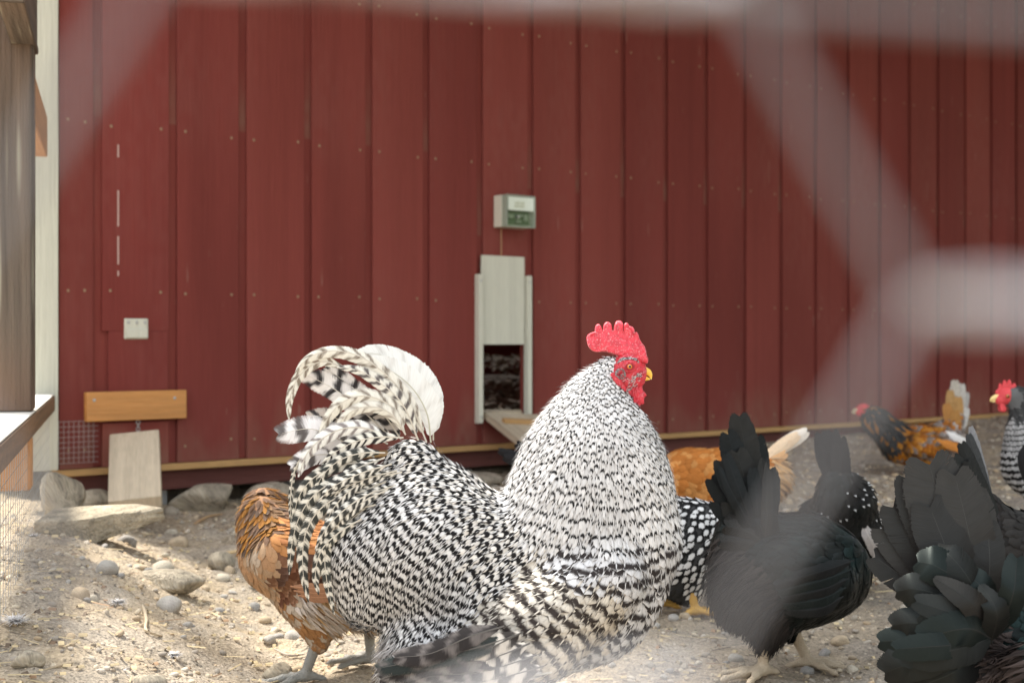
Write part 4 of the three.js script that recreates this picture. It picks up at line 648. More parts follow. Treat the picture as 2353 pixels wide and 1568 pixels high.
// head furniture: h = centre of the head, dir = +1 faces right, s = length from eye to beak tip
function headParts(o, h, yaw, s, c) {
  const g = new THREE.Group(); const put = (name, geo, mat, par) => { const m = part(name, geo, mat, o); m.position.copy(h); m.rotation.y = yaw; return m; };
  const E = (x, y, r, x2 = x, y2 = y, r2 = r, w = 0, w2 = w) => [x * s, y * s, w * s, r * s, x2 * s, y2 * s, w2 * s, r2 * s];
  put('face', skin(field([E(0.08, 0.04, 0.56, 0.40, -0.14, 0.38)], 0.003, 0.78), s * 0.09), red);
  put('upper_beak', taperTube([V(0.45, 0.02, 0), V(0.72, -0.02, 0), V(0.95, -0.12, 0), V(1.05, -0.28, 0)].map((q) => q.multiplyScalar(s)), [0.24, 0.2, 0.12, 0.02].map((r) => r * s), 10, 0.85, 14), c.beak);
  put('lower_beak', taperTube([V(0.42, -0.18, 0), V(0.7, -0.22, 0), V(0.95, -0.27, 0)].map((q) => q.multiplyScalar(s)), [0.14, 0.12, 0.04].map((r) => r * s), 10, 0.85, 10), c.beak);
  const k = c.comb; const cs = combShape([[0.62, 0.12], [0.66, 0.4 * k], [0.5, 0.62 * k], [0.44, 0.95 * k], [0.3, 0.72 * k], [0.16, 1.2 * k], [0.02, 0.86 * k], [-0.14, 1.22 * k], [-0.28, 0.8 * k], [-0.46, 0.96 * k], [-0.52, 0.55 * k], [-0.34, 0.32], [0.1, 0.3]].map(([x, y]) => [x * s, y * s]));
  const ex = new THREE.ExtrudeGeometry(cs, { depth: 0.10 * s, bevelEnabled: true, bevelThickness: 0.06 * s, bevelSize: 0.05 * s, bevelSegments: 3, curveSegments: 20 }).translate(0, 0, -0.05 * s); put('comb', ex, red);
  for (const z of [1, -1]) {
    if (c.wattle) put('wattle', skin(field([E(0.38, -0.35, 0.16, 0.3, -0.35 - 0.5 * c.wattle, 0.27 * c.wattle, 0.14 * z, 0.2 * z)], 0.002, 0.4), s * 0.06), red);
    put('eye', new THREE.SphereGeometry(0.13 * s, 14, 10).translate(0.1 * s, 0.08 * s, z * 0.43 * s), phy({ color: rgb(0.45, 0.13, 0.02), roughness: 0.12, clearcoat: 1 }));
    put('pupil', new THREE.SphereGeometry(0.065 * s, 10, 8).translate(0.1 * s, 0.08 * s, z * 0.51 * s), phy({ color: rgb(0.01, 0.01, 0.01), roughness: 0.1 }));
  }
}
function hen(S) {
  const o = thing('hen', S.label, 'hen', spot(S.z, S.u0)), v0 = CY + (EYE - o.position.y) / S.z * FOC, X = px(S.u0, v0, S.z), p = prim(X), R = rng(S.seed), m = X.m;
  const f = field(S.prims(p), (S.k ?? 45) * m, S.zs ?? 0.75), geo = skin(f, S.cell ?? 0.008);
  part('body', geo, std({ color: rgb(...S.under) }), o);
  const styles = S.styles(X), bufs = new Map(); for (const st of Object.values(styles)) { if (!bufs.has(st.mat)) bufs.set(st.mat, [new Buf(), st.part ?? 'body_feathers']); st.buf = bufs.get(st.mat)[0]; }
  plumage(f, geo, S.rows, styles, X, S.seed, { sigma: S.sigma ?? 55, keep: S.keep ? (P) => S.keep(S.u0 + P.x / m, v0 - P.y / m, P.z) : undefined });
  for (const [mat, [b, name]] of bufs) if (b.i.length) part(name, b.geo(), mat, o, 'stuff');
  let q = 0; for (const [pts, w, prof, col, opt = {}] of S.quills(X, R)) { const b = new Buf(), face = opt.face ?? V(0, 0.15, 1), sc = col(0.5, 1, 0.5, () => 0.5, 0).map((x) => x * 1.35 + 0.004); quill(b, pts.map(([u, v, d = 0]) => X.p(u, v, d)), prof(w * m), face.clone().normalize(), col, { shaft: sc, thin: 0.15, seed: S.seed + 13 * ++q, n: opt.n ?? 60, slant: 0.5, cup: 0.2, split: 0.03, ...opt }); part(opt.name ?? 'tail_feather', b.geo(), opt.mat ?? FM.vane, o); }
  if (S.head) headParts(o, X.p(...S.head.at), S.head.yaw, S.head.s * m, S.head);
  for (const [tu, tv, au, av, w, hd, s] of S.legs) { const a = X.p(au, av, w); const gx = o.position.x + a.x, gz = -(o.position.z + a.z); a.y = ground(gx, gz) - o.position.y + 0.008; const t = X.p(tu, tv, w); makeLeg(o, t, a, hd, s, S.legMat); }
  return o;
}
const pick = (r, L) => { const c = L[Math.floor(r() * L.length)], k = 0.8 + 0.4 * r(); return c.map((x) => x * k); };
const pickS = (P, r, L, fq = 24) => { const t = 0.5 + 0.75 * fbm(P.x * fq, P.y * fq, P.z * fq, 3) + 0.16 * r.n(), c = L[Math.min(L.length - 1, Math.max(0, Math.floor(t * L.length)))], k = 0.88 + 0.24 * r(); return c.map((x) => x * k); };
const flat = (c, v = 0.12) => (t, sg, x, r) => { const k = 1 + v * (r.n ? r.n() : 0) + 0.12 * noise(t * 14, x * 2, sg); return c.map((a) => a * k); };
const slateLeg = legMat(0.27, 0.265, 0.24), tanLeg = legMat(0.42, 0.34, 0.24), yellowLeg = legMat(0.62, 0.36, 0.07);
const hornBeak = phy({ color: rgb(0.55, 0.45, 0.28), roughness: 0.35 }), yellowBeak = phy({ color: rgb(0.8, 0.6, 0.25), roughness: 0.35 });

// brown hen at the left, partly behind the rooster's tail, head turned away
hen({
  label: 'ginger brown hen with mottled neck partly behind the tail of the rooster', z: 2.17, u0: 740, seed: 101, under: [0.30, 0.15, 0.07], legMat: slateLeg, zs: 0.8,
  prims: (p) => [p(650, 1270, 96, 745, 1330, 106), p(745, 1330, 106, 860, 1300, 92), p(860, 1300, 92, 935, 1260, 60), p(640, 1260, 80, 596, 1200, 44, 0, -0.02), p(596, 1200, 44, 585, 1176, 34, -0.02, -0.07), p(585, 1176, 34, 610, 1180, 30, -0.07, -0.11), p(735, 1390, 70, 738, 1468, 20, 0.03), p(790, 1390, 66, 850, 1440, 20, -0.03), p(660, 1270, 60, 800, 1280, 50, 0.06, 0.06)],
  styles: () => ({
    n: { mat: FM.fringed, profile: 'hackle', tint: (P, r) => pick(r, [[0.48, 0.23, 0.05], [0.30, 0.20, 0.14], [0.54, 0.27, 0.06], [0.21, 0.155, 0.12], [0.30, 0.20, 0.14], [0.40, 0.26, 0.15]]), lift: 0.005, wander: 0.25 },
    b: { mat: FM.plain, profile: 'round', tint: (P, r) => pickS(P, r, [[0.46, 0.23, 0.11], [0.50, 0.29, 0.155], [0.47, 0.31, 0.19], [0.51, 0.40, 0.30], [0.55, 0.47, 0.41]]), lift: 0.0022, camber: 0.1, wander: 0.2 },
    w: { mat: FM.fringed, profile: 'round', tint: (P, r) => pickS(P, r, [[0.30, 0.13, 0.06], [0.24, 0.11, 0.065], [0.34, 0.19, 0.12], [0.20, 0.12, 0.095], [0.36, 0.27, 0.22]]), lift: 0.003, camber: 0.12 },
    g: { mat: FM.plain, profile: 'hair', tint: (P, r) => pick(r, [[0.62, 0.54, 0.47], [0.54, 0.44, 0.36], [0.7, 0.62, 0.56], [0.5, 0.32, 0.16]]), lift: 0.012, wander: 0.4, cling: 0.2, segs: 4, camber: 0 },
    l: { mat: FM.plain, profile: 'round', tint: (P, r) => pickS(P, r, [[0.46, 0.30, 0.18], [0.44, 0.22, 0.09], [0.58, 0.48, 0.38], [0.44, 0.26, 0.12]]), lift: 0.0025, camber: 0.1, wander: 0.25 },
    k: { mat: FM.plain, profile: 'hackle', tint: (P, r) => pick(r, [[0.56, 0.24, 0.09], [0.62, 0.28, 0.10], [0.48, 0.20, 0.08]]), lift: 0.004, wander: 0.15 },
  }),
  rows: [[590, 1165, -0.4, 0.9, 30, 6, 8, 'n'], [560, 1200, -0.2, 1, 34, 7, 9, 'n'], [640, 1160, 0.5, 0.5, 30, 6, 8, 'n'], [600, 1215, 0.3, 0.9, 34, 7, 9, 'n'], [670, 1190, 0.95, 0.2, 52, 7, 10, 'k'], [730, 1215, 0.95, 0.2, 52, 8, 10, 'k'], [610, 1260, 0.25, 0.95, 36, 10, 11, 'b'], [560, 1290, 0.25, 1, 34, 10, 11, 'b'], [600, 1340, 0.5, 0.9, 36, 11, 12, 'b'], [650, 1410, 0.8, 0.6, 36, 10, 12, 'b'], [680, 1280, 0.85, 0.5, 34, 13, 13, 'w'], [740, 1300, 0.9, 0.4, 36, 13, 13, 'w'], [660, 1310, 0.7, 0.6, 34, 12, 13, 'w'], [690, 1385, 0.75, 0.6, 34, 9, 11, 'l'], [715, 1375, 0.7, 0.6, 40, 4, 7, 'g'], [760, 1400, 0.6, 0.7, 40, 4, 7, 'g'], [720, 1440, 0.5, 0.8, 30, 7, 10, 'l'], [735, 1352, 0.8, 0.5, 40, 4, 7, 'g'], [765, 1372, 0.8, 0.5, 40, 4, 7, 'g'], [790, 1345, 0.8, 0.5, 40, 4, 7, 'g'], [810, 1370, 0.7, 0.7, 46, 4, 7, 'g'], [820, 1420, 0.7, 0.7, 40, 4, 7, 'g'], [850, 1400, 0.7, 0.7, 40, 4, 7, 'g'], [740, 1470, 0.2, 1, 24, 5, 8, 'b']],
  quills: () => [0, 1, 2, 3, 4].map((i) => [[[840 + i * 12, 1270, 0.01 * (i - 2)], [890 + i * 14, 1220, 0.01 * (i - 2)], [930 + i * 18, 1150, 0.012 * (i - 2)]], 20, broad, flat([0.24, 0.13, 0.07])]).concat([0, 1, 2].map((i) => [[[690 + i * 8, 1320 + i * 10, 0.1], [760, 1325 + i * 9, 0.105], [830, 1318 + i * 8, 0.095]], 12, broad, flat([0.30, 0.15, 0.08]), { name: 'flight_feather' }])),
  head: { at: [604, 1180, -0.13], yaw: 0.9, s: 34, comb: 0.6, wattle: 0, beak: hornBeak }, legs: [[742, 1440, 706, 1540, 0.03, Math.PI + 0.25, 1.15], [840, 1440, 845, 1530, -0.04, Math.PI, 1.1]],
});
// black hen right of the rooster, facing right with lowered head
const inky = (P, r) => { const k = 0.006 + 0.007 * r(), g = sst(0.05, 0.4, fbm(P.x * 18, P.y * 18, P.z * 18, 2)); return [k * (1.05 - 0.3 * g), k * (1 + 0.7 * g), k * (1 + 0.65 * g)]; };  // green sheen put into the tint in patches
const sooty = (P, r) => { const k = 0.012 + 0.026 * r(); return [k * 1.18, k, k * 0.95]; };
const blackStyles = () => ({
  b: { mat: FM.gloss, profile: 'round', tint: inky, lift: 0.0022, camber: 0.1, wander: 0.14 }, n: { mat: FM.gloss, profile: 'hackle', tint: inky, lift: 0.004, wander: 0.1 },
  f: { mat: FM.plain, part: 'body_fluff', profile: 'hair', tint: sooty, lift: 0.010, wander: 0.4, cling: 0.25, segs: 4, camber: 0 },
});
const ink = flat([0.010, 0.009, 0.0095], 0.2), inkBrown = flat([0.020, 0.017, 0.0155], 0.2), inkGreen = flat([0.0085, 0.0105, 0.0105], 0.15);
hen({
  label: 'black hen with raised tail standing just right of the rooster', z: 2.2, u0: 1800, seed: 202, under: [0.018, 0.018, 0.02], legMat: tanLeg, zs: 0.78,
  prims: (p) => [p(1745, 1300, 112, 1860, 1310, 122), p(1860, 1310, 122, 1915, 1315, 80), p(1745, 1290, 100, 1715, 1220, 62), p(1700, 1370, 70, 1760, 1400, 62, 0.02), p(1905, 1320, 60, 1930, 1385, 30, -0.05, -0.14), p(1930, 1385, 30, 1930, 1420, 24, -0.14, -0.16), p(1760, 1400, 60, 1750, 1470, 18, 0.04), p(1830, 1400, 60, 1832, 1470, 18, -0.05), p(1790, 1290, 60, 1890, 1330, 50, 0.06)],
  styles: blackStyles,
  rows: [[1720, 1220, -0.8, 0.3, 40, 10, 12, 'b'], [1800, 1200, -0.95, 0.2, 50, 12, 13, 'b'], [1900, 1220, -0.95, 0.0, 50, 12, 13, 'b'], [1960, 1290, -0.6, 0.8, 46, 12, 13, 'b'], [1800, 1300, -0.95, 0.35, 60, 15, 16, 'b'], [1880, 1330, -0.9, 0.5, 56, 15, 16, 'b'], [1930, 1390, -0.6, 0.8, 40, 10, 12, 'b'], [1850, 1420, -0.9, 0.4, 46, 12, 13, 'b'], [1690, 1280, -0.75, 0.6, 44, 3, 6.5, 'f'], [1670, 1360, -0.4, 0.9, 44, 3, 6.5, 'f'], [1720, 1400, -0.4, 0.9, 44, 3, 6.5, 'f'], [1770, 1440, -0.2, 1, 36, 3, 6.5, 'f'], [1750, 1340, -0.8, 0.6, 44, 3.4, 7, 'f']],
  quills: (X, R) => [
    ...[[1700, 960, 34, 0.0], [1742, 1010, 26, -0.01], [1672, 1000, 30, 0.008], [1655, 1060, 28, 0.012], [1765, 1080, 26, 0.01], [1632, 1100, 24, 0.016], [1690, 1040, 32, 0.02], [1640, 1150, 24, 0.02], [1720, 1100, 30, 0.028], [1672, 1150, 30, 0.03]].map(([u, v, w, d], i) => [[[1735, 1235, d], [lerp(1735, u, 0.55) + 8, lerp(1235, v, 0.45), d + 0.004], [u, v, d - 0.002]], w, broad, i % 3 ? ink : inkBrown, { mat: FM.vaneGloss, cup: 0.08 }]),
    ...Array.from({ length: 16 }, (_, i) => { const u = lerp(1640, 1768, R()), v = lerp(1030, 1190, R()), d = 0.034 + 0.016 * R(); return [[[1738 + 14 * R.n(), 1250, d], [lerp(1738, u, 0.5) + 10 * R.n(), lerp(1250, v, 0.5), d + 0.008], [u, v, d - 0.004]], 13 + 9 * R(), R() < 0.5 ? broad : sickle, R() < 0.4 ? inkBrown : ink, { mat: FM.vaneGloss, cup: 0.15, name: 'tail_covert' }]; }),
    ...[[1660, 1200, 26], [1700, 1170, 28], [1650, 1235, 22], [1735, 1160, 26]].map(([u, v, w], i) => [[[1760, 1255, 0.045], [lerp(1760, u, 0.5), lerp(1255, v, 0.6) - 10, 0.055], [u, v, 0.045]], w, broad, i % 2 ? ink : inkBrown, { mat: FM.vaneGloss, name: 'tail_covert', cup: 0.4 }]),
    ...[0, 1, 2, 3, 4].map((i) => [[[1930 - i * 6, 1265 + i * 20, 0.092], [1850, 1290 + i * 20, 0.10], [1760 + i * 6, 1320 + i * 14, 0.09]], 17, broad, i % 2 ? inkGreen : ink, { mat: FM.vaneGloss, name: 'flight_feather' }]),
  ],
  head: { at: [1940, 1425, -0.17], yaw: -0.6, s: 34, comb: 0.5, wattle: 0.3, beak: hornBeak }, legs: [[1748, 1440, 1742, 1525, 0.04, -2.7, 1.25], [1832, 1450, 1872, 1516, -0.05, -0.35, 1.2]],
});
// black and white laced hen behind the rooster
hen({
  label: 'black hen with white laced feathers mostly hidden behind the breast of the rooster', z: 2.58, u0: 1500, seed: 303, under: [0.03, 0.03, 0.03], legMat: yellowLeg,
  prims: (p) => [p(1420, 1225, 84, 1570, 1255, 106), p(1570, 1255, 106, 1650, 1230, 62), p(1400, 1200, 60, 1330, 1130, 36), p(1640, 1220, 46, 1700, 1190, 28, -0.02, -0.08), p(1540, 1310, 50, 1575, 1362, 16, 0.03), p(1480, 1310, 50, 1490, 1370, 14, -0.04)],
  styles: () => ({ l: { mat: FM.laced, profile: 'round', tint: (P, r) => G3(0.8 + 0.25 * r()), lift: 0.004, wander: 0.12 }, d: { mat: FM.plain, part: 'dark_feathers', profile: 'round', tint: (P, r) => G3(0.02 + 0.03 * r()), lift: 0.004, wander: 0.3 } }),
  rows: [[1400, 1180, -0.9, 0.2, 30, 10, 12, 'd'], [1500, 1170, -0.9, 0.3, 30, 11, 12, 'l'], [1600, 1190, -0.6, 0.7, 30, 11, 13, 'l'], [1640, 1250, -0.4, 0.9, 30, 11, 13, 'l'], [1580, 1270, -0.8, 0.5, 32, 12, 14, 'l'], [1600, 1330, -0.6, 0.7, 28, 10, 13, 'l'], [1500, 1280, -0.8, 0.5, 32, 12, 14, 'l'], [1555, 1365, -0.5, 0.9, 26, 8, 10, 'd']],
  quills: () => [[1150, 1036, 14, 0], [1162, 1050, 16, 0.01], [1190, 1022, 16, -0.01], [1180, 1070, 14, 0.016]].map(([u, v, w, d]) => [[[1360, 1160, d], [1270, 1085, d], [u, v, d]], w, broad, ink]),
  head: { at: [1712, 1185, -0.10], yaw: 0.6, s: 30, comb: 0.5, wattle: 0.3, beak: hornBeak }, legs: [[1578, 1340, 1592, 1402, 0.04, 0.2, 1.1], [1492, 1350, 1500, 1400, -0.05, 0.2, 1.1]],
});
// orange hen further back
hen({
  label: 'orange hen with pale tail pecking behind the black hens tail', z: 3.1, u0: 1640, seed: 404, under: [0.5, 0.24, 0.08], legMat: yellowLeg, cell: 0.01,
  prims: (p) => [p(1580, 1110, 72, 1690, 1115, 78), p(1690, 1115, 78, 1770, 1095, 44), p(1580, 1110, 66, 1500, 1120, 40, 0, -0.02), p(1500, 1120, 40, 1440, 1180, 26, -0.02), p(1640, 1180, 40, 1650, 1225, 12, 0.03), p(1690, 1180, 40, 1700, 1225, 12, -0.03)],
  styles: () => ({ b: { mat: FM.plain, profile: 'round', tint: (P, r) => pickS(P, r, [[0.56, 0.20, 0.04], [0.62, 0.27, 0.075], [0.52, 0.18, 0.035], [0.66, 0.36, 0.16]]), lift: 0.0025, camber: 0.1, wander: 0.15 }, f: { mat: FM.plain, profile: 'hair', tint: (P, r) => pick(r, [[0.74, 0.44, 0.2], [0.78, 0.52, 0.3]]), lift: 0.014, wander: 0.4, cling: 0.2, segs: 4, camber: 0 } }),
  rows: [[1560, 1050, 0.9, 0.1, 30, 9, 10, 'b'], [1640, 1040, 0.95, 0.1, 30, 9, 10, 'b'], [1600, 1110, 0.8, 0.4, 30, 9, 10, 'b'], [1700, 1080, 0.9, 0.2, 30, 8, 10, 'b'], [1780, 1110, 0.8, 0.5, 40, 5, 7, 'f'], [1740, 1150, 0.6, 0.8, 36, 5, 7, 'f'], [1500, 1130, 0.6, 0.7, 24, 7, 9, 'b'], [1650, 1160, 0.7, 0.7, 30, 9, 10, 'b']],
  quills: () => [[1852, 992, 17, 0.0, 0], [1830, 1000, 15, 0.008, 1], [1806, 1016, 15, 0.014, 1], [1846, 1004, 13, -0.008, 2], [1800, 1040, 14, 0.016, 2]].map(([u, v, w, d, c]) => [[[1730, 1095, d], [lerp(1730, u, 0.5), lerp(1095, v, 0.62), d], [u, v, d]], w, broad, flat([[0.84, 0.76, 0.66], [0.82, 0.62, 0.42], [0.72, 0.42, 0.2]][c], 0.08)]),
  head: { at: [1428, 1195, -0.02], yaw: Math.PI + 0.2, s: 26, comb: 0.6, wattle: 0.4, beak: yellowBeak }, legs: [[1648, 1215, 1642, 1270, 0.03, Math.PI, 1.0], [1700, 1215, 1706, 1270, -0.03, Math.PI, 1.0]],
});
// speckled hen seen from behind
hen({
  label: 'black hen speckled with white seen from behind, beyond the black hen', z: 2.72, u0: 1930, seed: 505, under: [0.03, 0.028, 0.028], legMat: tanLeg, zs: 1.0,
  prims: (p) => [p(1925, 1150, 62, 1930, 1230, 78, 0.06, 0.02), p(1930, 1230, 78, 1940, 1230, 72, 0.02, -0.14), p(1920, 1140, 50, 1900, 1095, 28, 0.06, 0.07), p(1945, 1220, 50, 1975, 1260, 30, -0.14, -0.24), p(1910, 1290, 40, 1905, 1330, 12, 0), p(1960, 1290, 40, 1965, 1330, 12, -0.02)],
  styles: () => ({ b: { mat: FM.gloss, profile: 'round', tint: (P, r) => { const k = 0.009 + 0.012 * r(); return [k * 1.1, k, k]; }, lift: 0.004, wander: 0.2 }, t: { mat: FM.tipped, part: 'speckled_feathers', profile: 'round', tint: (P, r) => G3(0.85 + 0.2 * r()), lift: 0.006, wander: 0.3, kl: 1.1 } }),
  rows: [[1900, 1110, -0.2, 1, 34, 10, 10, 'b'], [1940, 1110, 0.2, 1, 34, 10, 10, 't'], [1870, 1180, -0.2, 1, 36, 11, 11, 't'], [1930, 1170, 0.05, 1, 36, 11, 11, 'b'], [1990, 1170, 0.3, 1, 36, 11, 11, 't'], [1900, 1240, 0, 1, 36, 11, 11, 'b'], [1960, 1240, 0.2, 1, 36, 11, 11, 't'], [2000, 1220, 0.2, 1, 36, 11, 11, 't'], [1900, 1150, -0.1, 1, 36, 11, 11, 't'], [1960, 1140, 0.2, 1, 36, 11, 11, 'b'], [1940, 1290, 0, 1, 36, 10, 11, 'b']], sigma: 32,
  quills: () => [[1868, 992, 20, 0.07], [1896, 990, 22, 0.06], [1918, 1004, 18, 0.05], [1862, 1015, 16, 0.08], [1905, 1015, 22, 0.09]].map(([u, v, w, d]) => [[[1915, 1135, d], [lerp(1915, u, 0.6), lerp(1135, v, 0.5), d], [u, v, d]], w, broad, ink]).concat([[[[1950, 1180, 0.1], [1965, 1215, 0.105], [1990, 1262, 0.09]], 13, broad, flat([0.38, 0.35, 0.33], 0.2), { name: 'flight_feather' }]]),
  head: { at: [1985, 1285, -0.27], yaw: 1.2, s: 28, comb: 0.5, wattle: 0.3, beak: hornBeak }, legs: [[1906, 1320, 1902, 1365, 0.0, 1.2, 1.05], [1965, 1320, 1968, 1362, -0.03, 1.2, 1.05]],
});
// brown hen far back by the wall
hen({
  label: 'brown orange hen with dark neck walking left by the wall, tail raised', z: 4.35, u0: 2100, seed: 606, under: [0.34, 0.16, 0.05], legMat: tanLeg, cell: 0.011, k: 24,
  prims: (p) => [p(2072, 1022, 42, 2140, 1026, 46), p(2140, 1026, 46, 2185, 1005, 30), p(2055, 1005, 38, 2010, 965, 27), p(2010, 965, 27, 1994, 946, 12), p(2115, 1060, 22, 2120, 1082, 6, 0.03), p(2150, 1050, 24, 2155, 1082, 6, -0.03), p(2100, 1020, 26, 2170, 1030, 18, 0.06), p(2165, 1000, 22, 2198, 960, 14)],
  styles: () => ({
    n: { mat: FM.plain, profile: 'hackle', tint: (P, r) => r() < 0.1 ? [0.36, 0.16, 0.04] : G3(0.035 + 0.04 * r()), lift: 0.005, wander: 0.12 },
    b: { mat: FM.fringed, profile: 'round', tint: (P, r) => pick(r, [[0.60, 0.24, 0.03], [0.50, 0.18, 0.025], [0.66, 0.32, 0.06], [0.22, 0.12, 0.06], [0.34, 0.30, 0.28]]), lift: 0.005, wander: 0.2 },
    g: { mat: FM.fringed, profile: 'round', tint: (P, r) => pick(r, [[0.5, 0.46, 0.44], [0.50, 0.20, 0.04], [0.3, 0.27, 0.26], [0.62, 0.58, 0.56]]), lift: 0.006, wander: 0.25 },
  }),
  rows: [[1990, 940, 0.4, 0.7, 14, 3.6, 5, 'n'], [2010, 965, 0.5, 0.85, 22, 4, 5.5, 'n'], [2040, 985, 0.6, 0.8, 24, 4, 6, 'n'], [2030, 1010, 0.2, 1, 18, 4, 6, 'n'], [2075, 1010, 0.85, 0.5, 20, 6, 7, 'b'], [2070, 1050, 0.7, 0.7, 18, 6, 7, 'b'], [2120, 1020, 0.95, 0.15, 24, 7, 8, 'b'], [2130, 1060, 0.9, 0.3, 20, 6, 7, 'b'], [2160, 985, 0.85, -0.3, 22, 7, 8, 'g'], [2190, 990, 0.6, -0.6, 22, 7, 8, 'g'], [2175, 1040, 0.8, 0.6, 24, 6, 7, 'g'], [2110, 985, 0.95, 0, 22, 6, 7, 'b']], sigma: 22,
  quills: () => [[2195, 878, 13, 0, [0.46, 0.42, 0.36]], [2212, 886, 13, -0.008, [0.5, 0.47, 0.43]], [2224, 905, 11, -0.014, [0.40, 0.38, 0.36]], [2182, 900, 12, 0.008, [0.42, 0.25, 0.10]], [2200, 915, 13, 0.012, [0.42, 0.24, 0.09]], [2172, 930, 12, 0.016, [0.42, 0.2, 0.06]], [2220, 940, 11, 0.004, [0.52, 0.5, 0.47]], [2190, 945, 13, 0.022, [0.40, 0.2, 0.06]]].map(([u, v, w, d, c]) => [[[2185, 1015, d], [lerp(2185, u, 0.55) + 3, lerp(1015, v, 0.5), d], [u, v, d]], w, broad, flat(c, 0.25), { n: 36 }]).concat([[[[2150, 985, 0.10], [2175, 1000, 0.105], [2205, 1012, 0.09]], 8, broad, flat([0.72, 0.7, 0.68], 0.1), { name: 'flight_feather', n: 30 }], [[[2130, 1005, 0.10], [2165, 1018, 0.105], [2210, 1030, 0.09]], 10, broad, flat([0.52, 0.2, 0.04], 0.15), { name: 'flight_feather', n: 30 }]]),
  head: { at: [1985, 942, 0], yaw: Math.PI, s: 26, comb: 0.45, wattle: 0.2, beak: hornBeak }, legs: [[2120, 1075, 2116, 1092, 0.03, Math.PI, 1.0], [2155, 1075, 2160, 1092, -0.04, Math.PI, 1.0]],
});
// barred grey hen at the right edge
hen({
  label: 'grey barred hen with red face and comb at the right edge, facing left', z: 3.0, u0: 2400, seed: 707, under: [0.1, 0.1, 0.1], legMat: yellowLeg, cell: 0.009, k: 34,
  prims: (p) => [p(2328, 912, 19), p(2346, 916, 20, 2372, 1000, 52), p(2372, 1000, 52, 2385, 1060, 74), p(2385, 1060, 74, 2480, 1090, 88), p(2480, 1090, 88, 2560, 1060, 50), p(2385, 1120, 46, 2372, 1200, 14, 0.04), p(2440, 1130, 50, 2440, 1205, 14, -0.05)],
  styles: (X) => { const a = X.p(2320, 850); return { n: { mat: FM.hackle, profile: 'hackle', per: 12, origin: a, jit: 0.2, tint: (P, r) => G3(0.34 + 0.16 * r()), lift: 0.003, wander: 0.08 }, b: { mat: FM.saddle, part: 'breast_feathers', profile: 'round', per: 15, origin: a, jit: 0.15, tint: (P, r) => G3(0.42 + 0.2 * r()), lift: 0.004, wander: 0.12 }, d: { mat: FM.plain, part: 'head_feathers', profile: 'hackle', tint: (P, r) => G3(0.035 + 0.03 * r()), lift: 0.003, wander: 0.2 } }; },
  rows: [[2345, 895, 0.9, 0.3, 14, 4, 6, 'd'], [2345, 930, 0.6, 0.8, 16, 4, 6, 'd'], [2360, 970, 0.3, 1, 26, 5, 7, 'n'], [2330, 1000, 0, 1, 26, 5, 7, 'n'], [2320, 1050, 0.1, 1, 26, 8, 8, 'b'], [2350, 1100, 0.6, 0.8, 28, 8, 9, 'b'], [2440, 1060, 0.9, 0.3, 30, 9, 10, 'b'], [2380, 1180, 0.2, 1, 24, 5, 8, 'b']], sigma: 34,
  keep: (u, v) => Math.hypot(u - 2318, v - 912) > 24,
  quills: () => [[2640, 960, 16, 0], [2650, 1000, 16, 0.01], [2620, 940, 16, -0.01]].map(([u, v, w, d]) => [[[2540, 1060, d], [2590, 1010, d], [u, v, d]], w, broad, flat([0.1, 0.1, 0.1])]).concat([[[[2322, 1010, 0.085], [2314, 1050, 0.09], [2330, 1100, 0.085]], 10, broad, ink, { name: 'flight_feather' }]]),
  head: { at: [2314, 912, 0], yaw: Math.PI, s: 37, comb: 0.85, wattle: 0.75, beak: yellowBeak }, legs: [[2372, 1190, 2368, 1290, 0.04, Math.PI, 1.1], [2440, 1195, 2444, 1290, -0.05, Math.PI, 1.1]],
});
